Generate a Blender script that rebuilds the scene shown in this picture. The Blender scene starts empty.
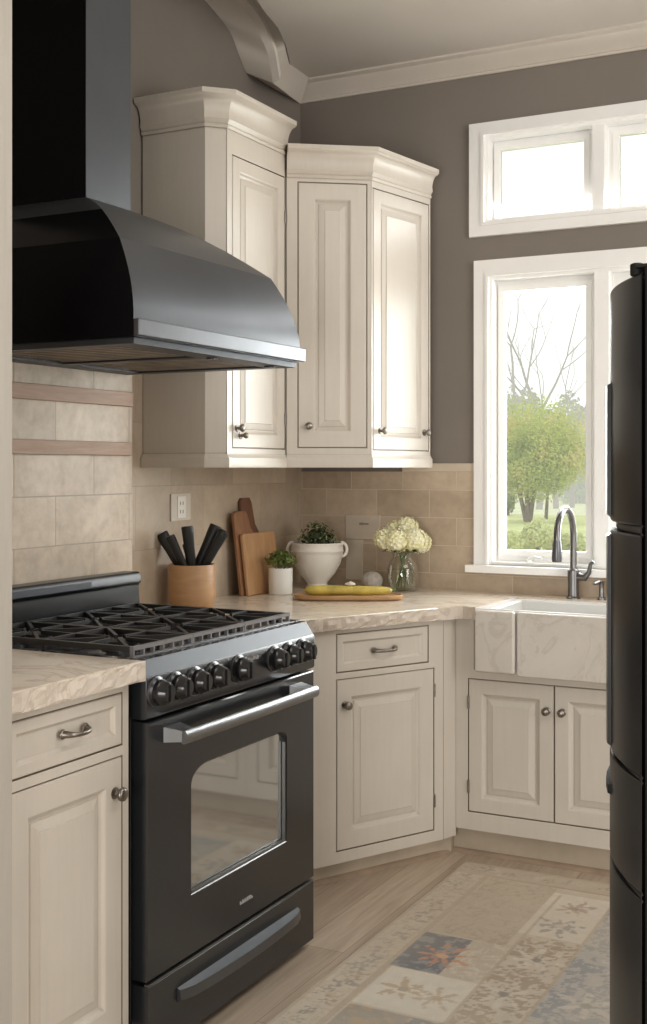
import bpy, bmesh, math, random
import numpy as np
from mathutils import Matrix, Vector

random.seed(7)
rng = np.random.default_rng(7)
scn = bpy.context.scene
COL = scn.collection
R = math.radians
CAM_H = 1.387
YAW = R(27.5)

# ------------------------------------------------------------------ materials
def nmat(name):
    m = bpy.data.materials.new(name)
    m.use_nodes = True
    nt = m.node_tree
    nt.nodes.clear()
    out = nt.nodes.new('ShaderNodeOutputMaterial')
    b = nt.nodes.new('ShaderNodeBsdfPrincipled')
    nt.links.new(b.outputs[0], out.inputs[0])
    return m, nt, b, out

def col4(c):
    return (c[0], c[1], c[2], 1.0)

def mixrgb(nt, fac, a, b, mode='MIX'):
    n = nt.nodes.new('ShaderNodeMix')
    n.data_type = 'RGBA'
    n.blend_type = mode
    for sock, v in ((n.inputs[0], fac), (n.inputs[6], a), (n.inputs[7], b)):
        if isinstance(v, (int, float)):
            sock.default_value = v
        elif isinstance(v, tuple):
            sock.default_value = col4(v)
        else:
            nt.links.new(v, sock)
    return n.outputs[2]

def ramp(nt, fac, stops):
    n = nt.nodes.new('ShaderNodeValToRGB')
    e = n.color_ramp.elements
    while len(e) < len(stops):
        e.new(0.5)
    for k, (p, c) in enumerate(stops):
        e[k].position = p
        e[k].color = col4(c) if isinstance(c, tuple) else (c, c, c, 1)
    nt.links.new(fac, n.inputs[0])
    return n.outputs[0]

def coords(nt, scale=(1, 1, 1), rot=(0, 0, 0), kind='pos'):
    if kind == 'pos':
        g = nt.nodes.new('ShaderNodeNewGeometry').outputs['Position']
    else:
        g = nt.nodes.new('ShaderNodeTexCoord').outputs['Object']
    mp = nt.nodes.new('ShaderNodeMapping')
    mp.inputs['Scale'].default_value = scale
    mp.inputs['Rotation'].default_value = rot
    nt.links.new(g, mp.inputs['Vector'])
    return mp.outputs[0]

def noise(nt, vec, scale, detail=4, rough=0.55, dist=0.0):
    n = nt.nodes.new('ShaderNodeTexNoise')
    n.inputs['Scale'].default_value = scale
    n.inputs['Detail'].default_value = detail
    n.inputs['Roughness'].default_value = rough
    n.inputs['Distortion'].default_value = dist
    nt.links.new(vec, n.inputs['Vector'])
    return n.outputs[0]

def bump(nt, b, h, strength=0.2, dist=0.01):
    n = nt.nodes.new('ShaderNodeBump')
    n.inputs['Strength'].default_value = strength
    n.inputs['Distance'].default_value = dist
    nt.links.new(h, n.inputs['Height'])
    nt.links.new(n.outputs[0], b.inputs['Normal'])

def simple(name, c, rough=0.5, metal=0.0, ior=1.5, var=0.0, vscale=8.0, bumps=0.0, bscale=60.0, coat=0.0, trans=0.0):
    m, nt, b, out = nmat(name)
    b.inputs['Roughness'].default_value = rough
    b.inputs['Metallic'].default_value = metal
    b.inputs['IOR'].default_value = ior
    b.inputs['Coat Weight'].default_value = coat
    b.inputs['Coat Roughness'].default_value = 0.08
    v = coords(nt)
    if var > 0:
        f = noise(nt, v, vscale, 5)
        lo = tuple(x * (1 - var) for x in c)
        hi = tuple(min(1, x * (1 + var)) for x in c)
        nt.links.new(ramp(nt, f, [(0.3, lo), (0.7, hi)]), b.inputs['Base Color'])
    else:
        b.inputs['Base Color'].default_value = col4(c)
    if bumps > 0:
        bump(nt, b, noise(nt, v, bscale, 3), bumps, 0.004)
    return m

def cabinet_paint():
    m, nt, b, out = nmat('antiqued_cream_paint')
    v = coords(nt)
    base = ramp(nt, noise(nt, v, 3.0, 4), [(0.3, (0.59, 0.535, 0.46)), (0.7, (0.635, 0.58, 0.505))])
    v2 = coords(nt, (30, 30, 2.2))
    streak = ramp(nt, noise(nt, v2, 2.0, 5, 0.7), [(0.25, 0.955), (0.6, 1.0)])
    c1 = mixrgb(nt, 1.0, base, streak, 'MULTIPLY')
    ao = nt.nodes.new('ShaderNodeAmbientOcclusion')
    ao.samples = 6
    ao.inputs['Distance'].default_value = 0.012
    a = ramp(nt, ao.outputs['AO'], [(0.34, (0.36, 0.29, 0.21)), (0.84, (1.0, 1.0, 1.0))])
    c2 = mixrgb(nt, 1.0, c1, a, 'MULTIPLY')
    nt.links.new(c2, b.inputs['Base Color'])
    b.inputs['Roughness'].default_value = 0.36
    b.inputs['IOR'].default_value = 1.5
    bump(nt, b, noise(nt, v2, 3.0, 3), 0.05, 0.003)
    return m

def stone_tile(name, axes, tw, th, off, light=(0.66, 0.555, 0.43), dark=(0.50, 0.395, 0.29), grout=(0.43, 0.345, 0.255), mort=0.006, oy=0.0, ox=0.0):
    m, nt, b, out = nmat(name)
    g = nt.nodes.new('ShaderNodeNewGeometry').outputs['Position']
    sp = nt.nodes.new('ShaderNodeSeparateXYZ')
    nt.links.new(g, sp.inputs[0])
    cb = nt.nodes.new('ShaderNodeCombineXYZ')
    nt.links.new(sp.outputs[axes[0]], cb.inputs[0])
    nt.links.new(sp.outputs[axes[1]], cb.inputs[1])
    mp = nt.nodes.new('ShaderNodeMapping')
    mp.inputs['Location'].default_value = (ox, oy, 0)
    nt.links.new(cb.outputs[0], mp.inputs[0])
    br = nt.nodes.new('ShaderNodeTexBrick')
    br.offset = off
    br.inputs['Scale'].default_value = 1.0
    br.inputs['Brick Width'].default_value = tw
    br.inputs['Row Height'].default_value = th
    br.inputs['Mortar Size'].default_value = mort / 2
    br.inputs['Mortar Smooth'].default_value = 0.3
    br.inputs['Color1'].default_value = (1, 1, 1, 1)
    br.inputs['Color2'].default_value = (0.80, 0.78, 0.76, 1)
    br.inputs['Mortar'].default_value = (1, 1, 1, 1)
    nt.links.new(mp.outputs[0], br.inputs['Vector'])
    v = coords(nt)
    n1 = noise(nt, v, 4.2, 6, 0.62, 0.6)
    n2 = noise(nt, v, 22.0, 4, 0.6, 0.2)
    c = ramp(nt, n1, [(0.25, dark), (0.48, tuple(0.5 * (a + d) for a, d in zip(light, dark))), (0.62, light), (0.8, tuple(min(1, x * 1.1) for x in light))])
    c = mixrgb(nt, 0.35, c, ramp(nt, n2, [(0.3, dark), (0.6, light)]))
    c = mixrgb(nt, 1.0, c, br.outputs['Color'], 'MULTIPLY')
    c = mixrgb(nt, br.outputs['Fac'], c, grout)
    nt.links.new(c, b.inputs['Base Color'])
    b.inputs['Roughness'].default_value = 0.5
    inv = nt.nodes.new('ShaderNodeMath')
    inv.operation = 'SUBTRACT'
    inv.inputs[0].default_value = 1.0
    nt.links.new(br.outputs['Fac'], inv.inputs[1])
    bump(nt, b, inv.outputs[0], 0.5, 0.003)
    return m

def marble(name, light, mid, vein, rough=0.25, scale=3.0, vs=2.6):
    m, nt, b, out = nmat(name)
    v = coords(nt)
    n1 = noise(nt, v, scale, 7, 0.6, 0.8)
    c = ramp(nt, n1, [(0.28, mid), (0.62, light)])
    n2 = noise(nt, v, vs, 6, 0.6, 1.6)
    k = ramp(nt, n2, [(0.475, 0.0), (0.50, 0.7), (0.525, 0.0)])
    c = mixrgb(nt, k, c, vein)
    n3 = noise(nt, v, 55, 3, 0.6)
    c = mixrgb(nt, ramp(nt, n3, [(0.55, 0.0), (0.8, 0.25)]), c, vein)
    nt.links.new(c, b.inputs['Base Color'])
    b.inputs['Roughness'].default_value = rough
    return m

def wood(name, c1, c2, scale=(2, 40, 40), rough=0.5, kind='obj'):
    m, nt, b, out = nmat(name)
    v = coords(nt, scale, kind=kind)
    n1 = noise(nt, v, 1.5, 6, 0.6, 0.7)
    nt.links.new(ramp(nt, n1, [(0.3, c2), (0.7, c1)]), b.inputs['Base Color'])
    b.inputs['Roughness'].default_value = rough
    return m

def floor_planks():
    m, nt, b, out = nmat('pale_oak_planks')
    v = coords(nt, (1, 1, 1), (0, 0, R(90)))
    br = nt.nodes.new('ShaderNodeTexBrick')
    br.offset = 0.37
    br.inputs['Brick Width'].default_value = 1.3
    br.inputs['Row Height'].default_value = 0.14
    br.inputs['Mortar Size'].default_value = 0.0012
    br.inputs['Scale'].default_value = 1.0
    br.inputs['Color1'].default_value = (1, 1, 1, 1)
    br.inputs['Color2'].default_value = (0.78, 0.75, 0.72, 1)
    br.inputs['Mortar'].default_value = (0.5, 0.45, 0.4, 1)
    nt.links.new(v, br.inputs['Vector'])
    g = noise(nt, coords(nt, (14, 1.1, 1)), 2.2, 7, 0.62, 0.8)
    c = ramp(nt, g, [(0.25, (0.38, 0.295, 0.22)), (0.5, (0.54, 0.44, 0.34)), (0.75, (0.66, 0.555, 0.445))])
    kn = noise(nt, coords(nt, (1.5, 0.8, 1)), 3.4, 2, 0.5)
    c = mixrgb(nt, ramp(nt, kn, [(0.68, 0.0), (0.76, 0.55)]), c, (0.22, 0.15, 0.10))
    c = mixrgb(nt, 1.0, c, br.outputs['Color'], 'MULTIPLY')
    nt.links.new(c, b.inputs['Base Color'])
    b.inputs['Roughness'].default_value = 0.42
    bump(nt, b, g, 0.08, 0.004)
    return m

def glass_thin(name, tint=(1, 1, 1), gl=0.06):
    m = bpy.data.materials.new(name)
    m.use_nodes = True
    nt = m.node_tree
    nt.nodes.clear()
    out = nt.nodes.new('ShaderNodeOutputMaterial')
    t = nt.nodes.new('ShaderNodeBsdfTransparent')
    t.inputs[0].default_value = col4(tint)
    g = nt.nodes.new('ShaderNodeBsdfGlossy')
    g.inputs['Roughness'].default_value = 0.02
    lw = nt.nodes.new('ShaderNodeLayerWeight')
    lw.inputs[0].default_value = 0.25
    mu = nt.nodes.new('ShaderNodeMath')
    mu.operation = 'MULTIPLY_ADD'
    mu.inputs[1].default_value = 0.5
    mu.inputs[2].default_value = gl
    nt.links.new(lw.outputs['Fresnel'], mu.inputs[0])
    mx = nt.nodes.new('ShaderNodeMixShader')
    nt.links.new(mu.outputs[0], mx.inputs[0])
    nt.links.new(t.outputs[0], mx.inputs[1])
    nt.links.new(g.outputs[0], mx.inputs[2])
    nt.links.new(mx.outputs[0], out.inputs[0])
    return m

def leaf_mat(name, cols, transl=0.3, scale=3.0, rough=0.6):
    m = bpy.data.materials.new(name)
    m.use_nodes = True
    nt = m.node_tree
    nt.nodes.clear()
    out = nt.nodes.new('ShaderNodeOutputMaterial')
    v = coords(nt)
    n = len(cols)
    c = ramp(nt, noise(nt, v, scale, 3, 0.6), [(0.3 + 0.4 * k / (n - 1), cc) for k, cc in enumerate(cols)])
    b = nt.nodes.new('ShaderNodeBsdfPrincipled')
    b.inputs['Roughness'].default_value = rough
    nt.links.new(c, b.inputs['Base Color'])
    t = nt.nodes.new('ShaderNodeBsdfTranslucent')
    nt.links.new(c, t.inputs[0])
    mx = nt.nodes.new('ShaderNodeMixShader')
    mx.inputs[0].default_value = transl
    nt.links.new(b.outputs[0], mx.inputs[1])
    nt.links.new(t.outputs[0], mx.inputs[2])
    nt.links.new(mx.outputs[0], out.inputs[0])
    return m

M = {}
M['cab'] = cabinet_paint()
M['cab_shade'] = wood('shaded_cream_panel', (0.43, 0.395, 0.345), (0.38, 0.345, 0.295), (20, 20, 2), 0.5)  # darker copy of the cabinet cream, shade painted in for the left edge
M['white_trim'] = simple('white_window_paint', (0.90, 0.89, 0.865), 0.55, var=0.02)
M['wall'] = simple('taupe_wall_paint', (0.215, 0.187, 0.160), 0.85, var=0.05, vscale=2.0, bumps=0.04, bscale=180)
M['ceiling'] = simple('warm_ceiling_paint', (0.57, 0.525, 0.465), 0.85, var=0.03, vscale=1.5)
M['crown'] = simple('cream_crown_paint', (0.62, 0.565, 0.495), 0.6, var=0.04, vscale=4)
M['tile_panel'] = stone_tile('travertine_block_panel', (1, 2), 0.36, 0.148, 0.5, light=(0.72, 0.605, 0.465), dark=(0.42, 0.315, 0.215), grout=(0.40, 0.32, 0.24), mort=0.005, oy=0.032, ox=0.25)
M['tile_left'] = stone_tile('travertine_left_wall', (1, 2), 0.42, 0.22, 0.5, mort=0.003, grout=(0.45, 0.36, 0.27), light=(0.62, 0.52, 0.40), dark=(0.47, 0.375, 0.275))
M['tile_back'] = stone_tile('travertine_back_wall', (0, 2), 0.235, 0.112, 0.5, light=(0.62, 0.505, 0.38), dark=(0.44, 0.34, 0.245), grout=(0.60, 0.50, 0.385), oy=0.05, mort=0.004)
M['tile_cap'] = simple('travertine_cap', (0.60, 0.51, 0.40), 0.5, var=0.1, vscale=10)
M['counter'] = marble('beige_marble', (0.78, 0.69, 0.585), (0.65, 0.555, 0.45), (0.48, 0.395, 0.31), 0.2)
M['counter_edge'] = marble('beige_marble_rough', (0.66, 0.58, 0.49), (0.54, 0.46, 0.375), (0.46, 0.385, 0.31), 0.7, 9.0, 4.0)
M['sinkstone'] = marble('grey_veined_marble', (0.66, 0.61, 0.545), (0.58, 0.53, 0.465), (0.52, 0.47, 0.41), 0.35, 4.0, 4.0)
M['basin'] = simple('white_basin', (0.66, 0.65, 0.625), 0.3)
M['floor'] = floor_planks()
M['black'] = simple('black_enamel', (0.012, 0.0125, 0.014), 0.22, ior=1.55)
M['black_panel'] = simple('charcoal_enamel_front', (0.011, 0.0125, 0.015), 0.25, ior=1.68, var=0.05)
M['backguard'] = simple('backguard_black_enamel', (0.007, 0.007, 0.008), 0.3, ior=1.35)
M['black_matte'] = simple('soft_black_metal', (0.020, 0.020, 0.022), 0.5)
M['hood_shaded'] = simple('hood_black_shaded', (0.004, 0.004, 0.005), 0.2, ior=1.25)  # hood colour darkened for the faces turned away from the bright side
M['hood_lit'] = simple('hood_black_lit', (0.092, 0.098, 0.107), 0.36, metal=0.55, var=0.1, vscale=3)  # same hood, colour lightened where it mirrors the bright right side
M['iron'] = simple('cast_iron', (0.020, 0.020, 0.021), 0.45, bumps=0.2, bscale=300)
M['iron_edge'] = simple('worn_iron_rail', (0.26, 0.26, 0.27), 0.4, metal=0.6)
M['dark_recess'] = simple('dark_recess', (0.004, 0.004, 0.004), 0.8)
M['band'] = simple('dark_brushed_band', (0.055, 0.06, 0.068), 0.45, metal=0.45)
M['steel'] = simple('brushed_steel', (0.27, 0.275, 0.28), 0.38, metal=1.0, var=0.06)
M['steel_dark'] = simple('dark_steel', (0.16, 0.165, 0.175), 0.36, metal=0.9, var=0.08)
M['filter'] = simple('hood_filter_steel', (0.33, 0.29, 0.245), 0.4, metal=0.6, var=0.2, vscale=14)
M['pewter'] = simple('aged_pewter', (0.25, 0.225, 0.195), 0.34, metal=1.0, var=0.25, vscale=40)
M['oven_glass'] = simple('oven_door_glass', (0.52, 0.53, 0.52), 0.05, metal=0.82)
M['fridge'] = simple('black_fridge_gloss', (0.012, 0.013, 0.0145), 0.34, ior=1.36)
M['fridge_side'] = simple('black_fridge_side', (0.014, 0.0135, 0.012), 0.55, ior=1.3)
M['fridge_low'] = simple('black_stainless_drawer', (0.045, 0.045, 0.044), 0.4, metal=0.4)
M['chrome'] = simple('grey_nickel', (0.20, 0.195, 0.195), 0.3, metal=1.0)
M['crock'] = wood('turned_maple', (0.50, 0.30, 0.155), (0.41, 0.23, 0.11), (6, 6, 30), 0.45)
M['knife'] = simple('black_handle_plastic', (0.012, 0.012, 0.012), 0.4, bumps=0.15, bscale=200)
M['board_light'] = wood('maple_board', (0.52, 0.30, 0.145), (0.40, 0.215, 0.095), (40, 40, 3), 0.5)
M['board_mid'] = wood('cherry_board', (0.33, 0.16, 0.075), (0.23, 0.105, 0.05), (40, 40, 3), 0.5)
M['board_dark'] = wood('walnut_board', (0.20, 0.088, 0.045), (0.13, 0.055, 0.03), (40, 40, 3), 0.5)
M['tray'] = wood('oak_tray', (0.52, 0.31, 0.15), (0.40, 0.22, 0.10), (3, 30, 30), 0.45)
M['porcelain'] = simple('white_glazed_pottery', (0.86, 0.82, 0.75), 0.3, var=0.03)
M['potwhite'] = simple('matte_white_pot', (0.84, 0.82, 0.77), 0.5)
M['soil'] = simple('potting_soil', (0.05, 0.035, 0.022), 0.9, bumps=0.5)
M['herb'] = leaf_mat('herb_leaves', [(0.07, 0.11, 0.02), (0.16, 0.22, 0.05), (0.28, 0.33, 0.10)], 0.25, 30)
M['darkleaf'] = leaf_mat('dark_small_leaves', [(0.018, 0.035, 0.012), (0.05, 0.08, 0.025), (0.13, 0.16, 0.06)], 0.15, 40)
M['bud'] = simple('pale_buds', (0.26, 0.27, 0.15), 0.6)
M['petal'] = leaf_mat('cream_petals', [(0.95, 0.92, 0.52), (0.98, 0.95, 0.66), (0.98, 0.96, 0.78)], 0.15, 25)
M['stem'] = simple('green_stem', (0.10, 0.17, 0.045), 0.5)
M['jar'] = glass_thin('jar_glass', (0.93, 0.945, 0.90), 0.09)
M['water'] = glass_thin('jar_water', (0.94, 0.955, 0.90), 0.02)
M['squash'] = simple('yellow_squash_skin', (0.60, 0.47, 0.10), 0.4, var=0.25, vscale=18)
M['squash_green'] = simple('green_gold_squash_skin', (0.46, 0.40, 0.09), 0.4, var=0.25, vscale=18)
M['garlic'] = simple('garlic_skin', (0.78, 0.72, 0.62), 0.5)
M['stone'] = simple('pale_grey_stone', (0.47, 0.43, 0.38), 0.8, var=0.15, vscale=50, bumps=0.5, bscale=150)
M['plate'] = simple('cream_wall_plate', (0.68, 0.62, 0.52), 0.45)
M['plate_tan'] = simple('stone_wall_plate', (0.60, 0.52, 0.42), 0.5, var=0.06, vscale=15)
M['slot'] = simple('socket_slots', (0.30, 0.25, 0.20), 0.6)
M['strip_wood'] = wood('pink_cedar_strip', (0.47, 0.315, 0.225), (0.36, 0.225, 0.15), (40, 4, 40), 0.6, 'pos')
M['quarter'] = simple('tan_plinth_paint', (0.44, 0.37, 0.28), 0.6, var=0.1)  # tan paint of the recessed plinths
M['floor_trim'] = simple('brown_shoe_moulding', (0.30, 0.22, 0.15), 0.55, var=0.15, vscale=12)
M['pane'] = glass_thin('window_pane', (0.98, 0.99, 0.98), 0.02)
M['mark'] = simple('pale_badge_print', (0.55, 0.55, 0.55), 0.4)
M['grass'] = simple('lawn_grass', (0.58, 0.62, 0.26), 0.9, var=0.2, vscale=0.7)
M['shrub_leaf'] = leaf_mat('yellow_green_leaves', [(0.38, 0.47, 0.12), (0.60, 0.66, 0.22), (0.84, 0.70, 0.36)], 0.5, 1.0)
M['hedge_leaf'] = leaf_mat('deep_green_leaves', [(0.16, 0.24, 0.08), (0.28, 0.36, 0.13), (0.40, 0.45, 0.20)], 0.3, 0.7)
M['low_leaf'] = leaf_mat('light_garden_leaves', [(0.52, 0.58, 0.24), (0.70, 0.72, 0.36), (0.82, 0.78, 0.50)], 0.3, 2.0)
M['wood_leaf'] = leaf_mat('distant_wood_leaves', [(0.20, 0.20, 0.11), (0.30, 0.30, 0.17), (0.40, 0.34, 0.20)], 0.3, 0.3)
M['bark'] = simple('grey_brown_bark', (0.17, 0.13, 0.095), 0.9, var=0.3, vscale=12)

# ------------------------------------------------------------------ geometry
class MB:
    def __init__(self, mat=None):
        self.v = []
        self.f = []
        self.mi = []
        self.M = mat or Matrix.Identity(4)

    def add(self, verts, faces, m=0):
        o = len(self.v)
        for p in verts:
            self.v.append(tuple(self.M @ Vector(p)))
        for f in faces:
            self.f.append([o + i for i in f])
            self.mi.append(m)
        return self

    def box(self, x0, x1, y0, y1, z0, z1, m=0):
        v = [(x0, y0, z0), (x1, y0, z0), (x1, y1, z0), (x0, y1, z0), (x0, y0, z1), (x1, y0, z1), (x1, y1, z1), (x0, y1, z1)]
        return self.add(v, [(0, 3, 2, 1), (4, 5, 6, 7), (0, 1, 5, 4), (1, 2, 6, 5), (2, 3, 7, 6), (3, 0, 4, 7)], m)

    def loops(self, loops, closed=True, cap0=False, cap1=False, m=0):
        n = len(loops[0])
        v = [p for l in loops for p in l]
        f = []
        for a in range(len(loops) - 1):
            for i in range(n if closed else n - 1):
                j = (i + 1) % n
                f.append((a * n + i, a * n + j, (a + 1) * n + j, (a + 1) * n + i))
        if cap0:
            f.append(tuple(reversed(range(n))))
        if cap1:
            f.append(tuple((len(loops) - 1) * n + i for i in range(n)))
        return self.add(v, f, m)

    def prism(self, poly, z0, z1, m=0):
        return self.loops([[(x, y, z0) for x, y in poly], [(x, y, z1) for x, y in poly]], True, True, True, m)

    def lathe(self, prof, c=(0, 0, 0), n=32, cap0=True, cap1=True, axis='z', m=0):
        L = []
        for r, h in prof:
            l = []
            for k in range(n):
                a = 2 * math.pi * k / n
                x, y = r * math.cos(a), r * math.sin(a)
                if axis == 'z':
                    l.append((c[0] + x, c[1] + y, c[2] + h))
                elif axis == 'y':      # outwards along -y
                    l.append((c[0] + x, c[1] - h, c[2] + y))
                else:
                    l.append((c[0] + h, c[1] + x, c[2] + y))
            L.append(l)
        return self.loops(L, True, cap0, cap1, m)

    def tube(self, pts, rad, n=10, m=0, sx=1.0, sy=1.0):
        pts = [Vector(p) for p in pts]
        L = []
        up = None
        for i, p in enumerate(pts):
            t = (pts[min(i + 1, len(pts) - 1)] - pts[max(i - 1, 0)]).normalized()
            if up is None:
                ref = Vector((0, 0, 1)) if abs(t.z) < 0.9 else Vector((0, 1, 0))
                up = (ref - t * ref.dot(t)).normalized()
            else:
                up = (up - t * up.dot(t)).normalized()
            s = t.cross(up)
            r = rad[i] if isinstance(rad, (list, tuple)) else rad
            L.append([tuple(p + up * (r * sy * math.sin(2 * math.pi * k / n)) + s * (r * sx * math.cos(2 * math.pi * k / n))) for k in range(n)])
        return self.loops(L, True, True, True, m)

    def sphere(self, c, r, n=14, k=9, sc=(1, 1, 1), m=0):
        L = []
        for i in range(1, k):
            a = math.pi * i / k
            L.append([(c[0] + r * sc[0] * math.sin(a) * math.cos(2 * math.pi * j / n), c[1] + r * sc[1] * math.sin(a) * math.sin(2 * math.pi * j / n), c[2] - r * sc[2] * math.cos(a)) for j in range(n)])
        return self.loops(L, True, True, True, m)

    def sweep(self, path, prof, closed_prof=True, m=0, ends=None):
        """path: plan polyline (x,y); prof: (out,z); outwards is to the right of travel"""
        n = len(path)
        offs = []
        for i in range(n):
            def nrm(a, b):
                d = Vector((b[0] - a[0], b[1] - a[1])).normalized()
                return Vector((d.y, -d.x))
            if i == 0:
                o = nrm(path[0], path[1])
            elif i == n - 1:
                o = nrm(path[-2], path[-1])
            else:
                a, b = nrm(path[i - 1], path[i]), nrm(path[i], path[i + 1])
                o = (a + b) / (1 + a.dot(b))
            if ends and i in ends:
                o = Vector(ends[i])
            offs.append(o)
        L = [[(path[i][0] + offs[i].x * q, path[i][1] + offs[i].y * q, z) for q, z in prof] for i in range(n)]
        return self.loops(L, closed_prof, True, True, m)

    def build(self, name, mats, parent=None, smooth=None, bevel=0.0, seg=2):
        me = bpy.data.meshes.new(name)
        off = Vector(parent.matrix_world.translation) if parent is not None and parent.get('_base') is None else Vector((0, 0, 0))
        if parent is not None:
            off = Vector(BASE.get(parent.name, (0, 0, 0)))
            v = [tuple(Vector(p) - off) for p in self.v]
        else:
            v = self.v
        me.from_pydata(v, [], self.f)
        if not isinstance(mats, (list, tuple)):
            mats = [mats]
        for mm in mats:
            me.materials.append(mm)
        if len(mats) > 1:
            me.polygons.foreach_set('material_index', self.mi)
        bm = bmesh.new()
        bm.from_mesh(me)
        bmesh.ops.recalc_face_normals(bm, faces=bm.faces)
        bm.to_mesh(me)
        bm.free()
        if smooth is not None:
            me.polygons.foreach_set('use_smooth', [True] * len(me.polygons))
            me.set_sharp_from_angle(angle=R(smooth))
        me.update()
        o = bpy.data.objects.new(name, me)
        COL.objects.link(o)
        if parent is not None:
            o.parent = parent
            BASE[o.name] = BASE.get(parent.name, (0, 0, 0))
        else:
            BASE[o.name] = (0, 0, 0)
        if bevel > 0:
            b = o.modifiers.new('bevel', 'BEVEL')
            b.width = bevel
            b.segments = seg
            b.limit_method = 'ANGLE'
            b.angle_limit = R(40)
            me.polygons.foreach_set('use_smooth', [True] * len(me.polygons))
            b.harden_normals = True
        return o

BASE = {}

def tag(o, label, cat, group=None, kind=None):
    o['label'] = label
    if cat:
        o['category'] = cat
    if group:
        o['group'] = group
    if kind:
        o['kind'] = kind
    return o

def thing(name, loc, label, cat, group=None):
    o = bpy.data.objects.new(name, None)
    o.empty_display_size = 0.1
    COL.objects.link(o)
    o.location = loc
    BASE[o.name] = tuple(loc)
    return tag(o, label, cat, group)

def struct(o, label=None):
    o['kind'] = 'structure'
    if label:
        o['label'] = label
    return o

def centre_origin(o):
    """move a top-level mesh's origin to its base"""
    me = o.data
    n = len(me.vertices)
    a = np.zeros(n * 3)
    me.vertices.foreach_get('co', a)
    a = a.reshape(-1, 3)
    c = (a.min(0) + a.max(0)) / 2
    c[2] = a[:, 2].min()
    a -= c
    me.vertices.foreach_set('co', a.ravel())
    me.update()
    o.location = tuple(c)
    BASE[o.name] = tuple(c)
    return o

def frame_m(x, y, phi_deg, z=0):
    return Matrix.Translation((x, y, z)) @ Matrix.Rotation(R(phi_deg), 4, 'Z')

def cells(u0, u1, z0, z1, holes):
    us = sorted({u0, u1} | {h[0] for h in holes} | {h[1] for h in holes})
    zs = sorted({z0, z1} | {h[2] for h in holes} | {h[3] for h in holes})
    out = []
    for a, b in zip(us, us[1:]):
        run = None
        for c, d in zip(zs, zs[1:]):
            mu, mz = (a + b) / 2, (c + d) / 2
            if any(h[0] < mu < h[1] and h[2] < mz < h[3] for h in holes):
                if run:
                    out.append((a, b, run[0], run[1]))
                run = None
            else:
                run = (run[0], d) if run else (c, d)
        if run:
            out.append((a, b, run[0], run[1]))
    return out

def rect_loop(u0, u1, z0, z1, ins, y):
    return [(u0 + ins, y, z0 + ins), (u1 - ins, y, z0 + ins), (u1 - ins, y, z1 - ins), (u0 + ins, y, z1 - ins)]

def raised_door(Mx, u0, u1, z0, z1, name, parent, stile=0.055, t=0.02, raised=True, mat='cab'):
    mb = MB(Mx)
    prof = [(-0.0028, t), (-0.0028, 0.0045), (0.0, 0.0045), (0.0, -0.0), (0.0025, -0.003), (stile - 0.004, -0.003), (stile, -0.001), (stile + 0.004, 0.005), (stile + 0.010, 0.0085)]
    if raised:
        prof += [(stile + 0.014, 0.0085), (stile + 0.016, 0.0060), (stile + 0.036, 0.0012), (stile + 0.0375, -0.0012)]
    mb.loops([rect_loop(u0, u1, z0, z1, i, y) for i, y in prof], True, True, True)
    return mb.build(name, M[mat], parent)

def flat_drawer(Mx, u0, u1, z0, z1, name, parent, stile=0.028):
    mb = MB(Mx)
    prof = [(-0.0028, 0.02), (-0.0028, 0.0045), (0.0, 0.0045), (0.0, 0.0), (0.0025, -0.003), (stile - 0.003, -0.003), (stile, 0.001), (stile + 0.005, 0.006), (stile + 0.009, 0.006)]
    mb.loops([rect_loop(u0, u1, z0, z1, i, y) for i, y in prof], True, True, True)
    return mb.build(name, M['cab'], parent)

def face_frame(mb, u0, u1, z0, z1, holes, y0=-0.002, y1=0.02):
    for a, b, c, d in cells(u0, u1, z0, z1, holes):
        mb.box(a, b, y0, y1, c, d)

def knob(Mx, u, z, parent, r=0.014):
    mb = MB(Mx)
    mb.lathe([(0.013, 0.0), (0.013, 0.002), (0.006, 0.004), (0.005, 0.012), (r * 0.8, 0.016), (r, 0.021), (r * 0.92, 0.026), (r * 0.55, 0.029), (0.002, 0.030)], (u, -0.003, z), 18, axis='y')
    return mb.build('knob', M['pewter'], parent, 50)

def bow_pull(Mx, u, z, parent, half=0.042):
    mb = MB(Mx)
    pts, rad = [], []
    for k in range(13):
        s = -1 + 2 * k / 12
        pts.append((u + s * half, -0.004 - 0.026 * (1 - s * s) ** 0.5 if abs(s) < 1 else -0.004, z - 0.002 * (1 - s * s)))
        rad.append(0.0048 + 0.0035 * (abs(s) ** 3))
    mb.tube(pts, rad, 10)
    for s in (-1, 1):
        mb.lathe([(0.011, 0.0), (0.011, 0.002), (0.008, 0.005)], (u + s * half, -0.003, z), 14, axis='y')
    return mb.build('drawer_pull', M['pewter'], parent, 50)

def hinge(Mx, u, z, parent):
    mb = MB(Mx)
    mb.tube([(u, -0.004, z - 0.022), (u, -0.004, z + 0.022)], 0.0042, 8)
    return mb.build('hinge', M['pewter'], parent, 50)

# ------------------------------------------------------------------ room shell
XW, YW, ZC = -2.48, 4.55, 3.02
XR, YB = 2.3, -2.2
s_ = struct(MB().box(XW - 0.1, XR, YB, YW, -0.1, 0.0).build('floor', M['floor']), 'pale worn wooden plank floor')

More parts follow.
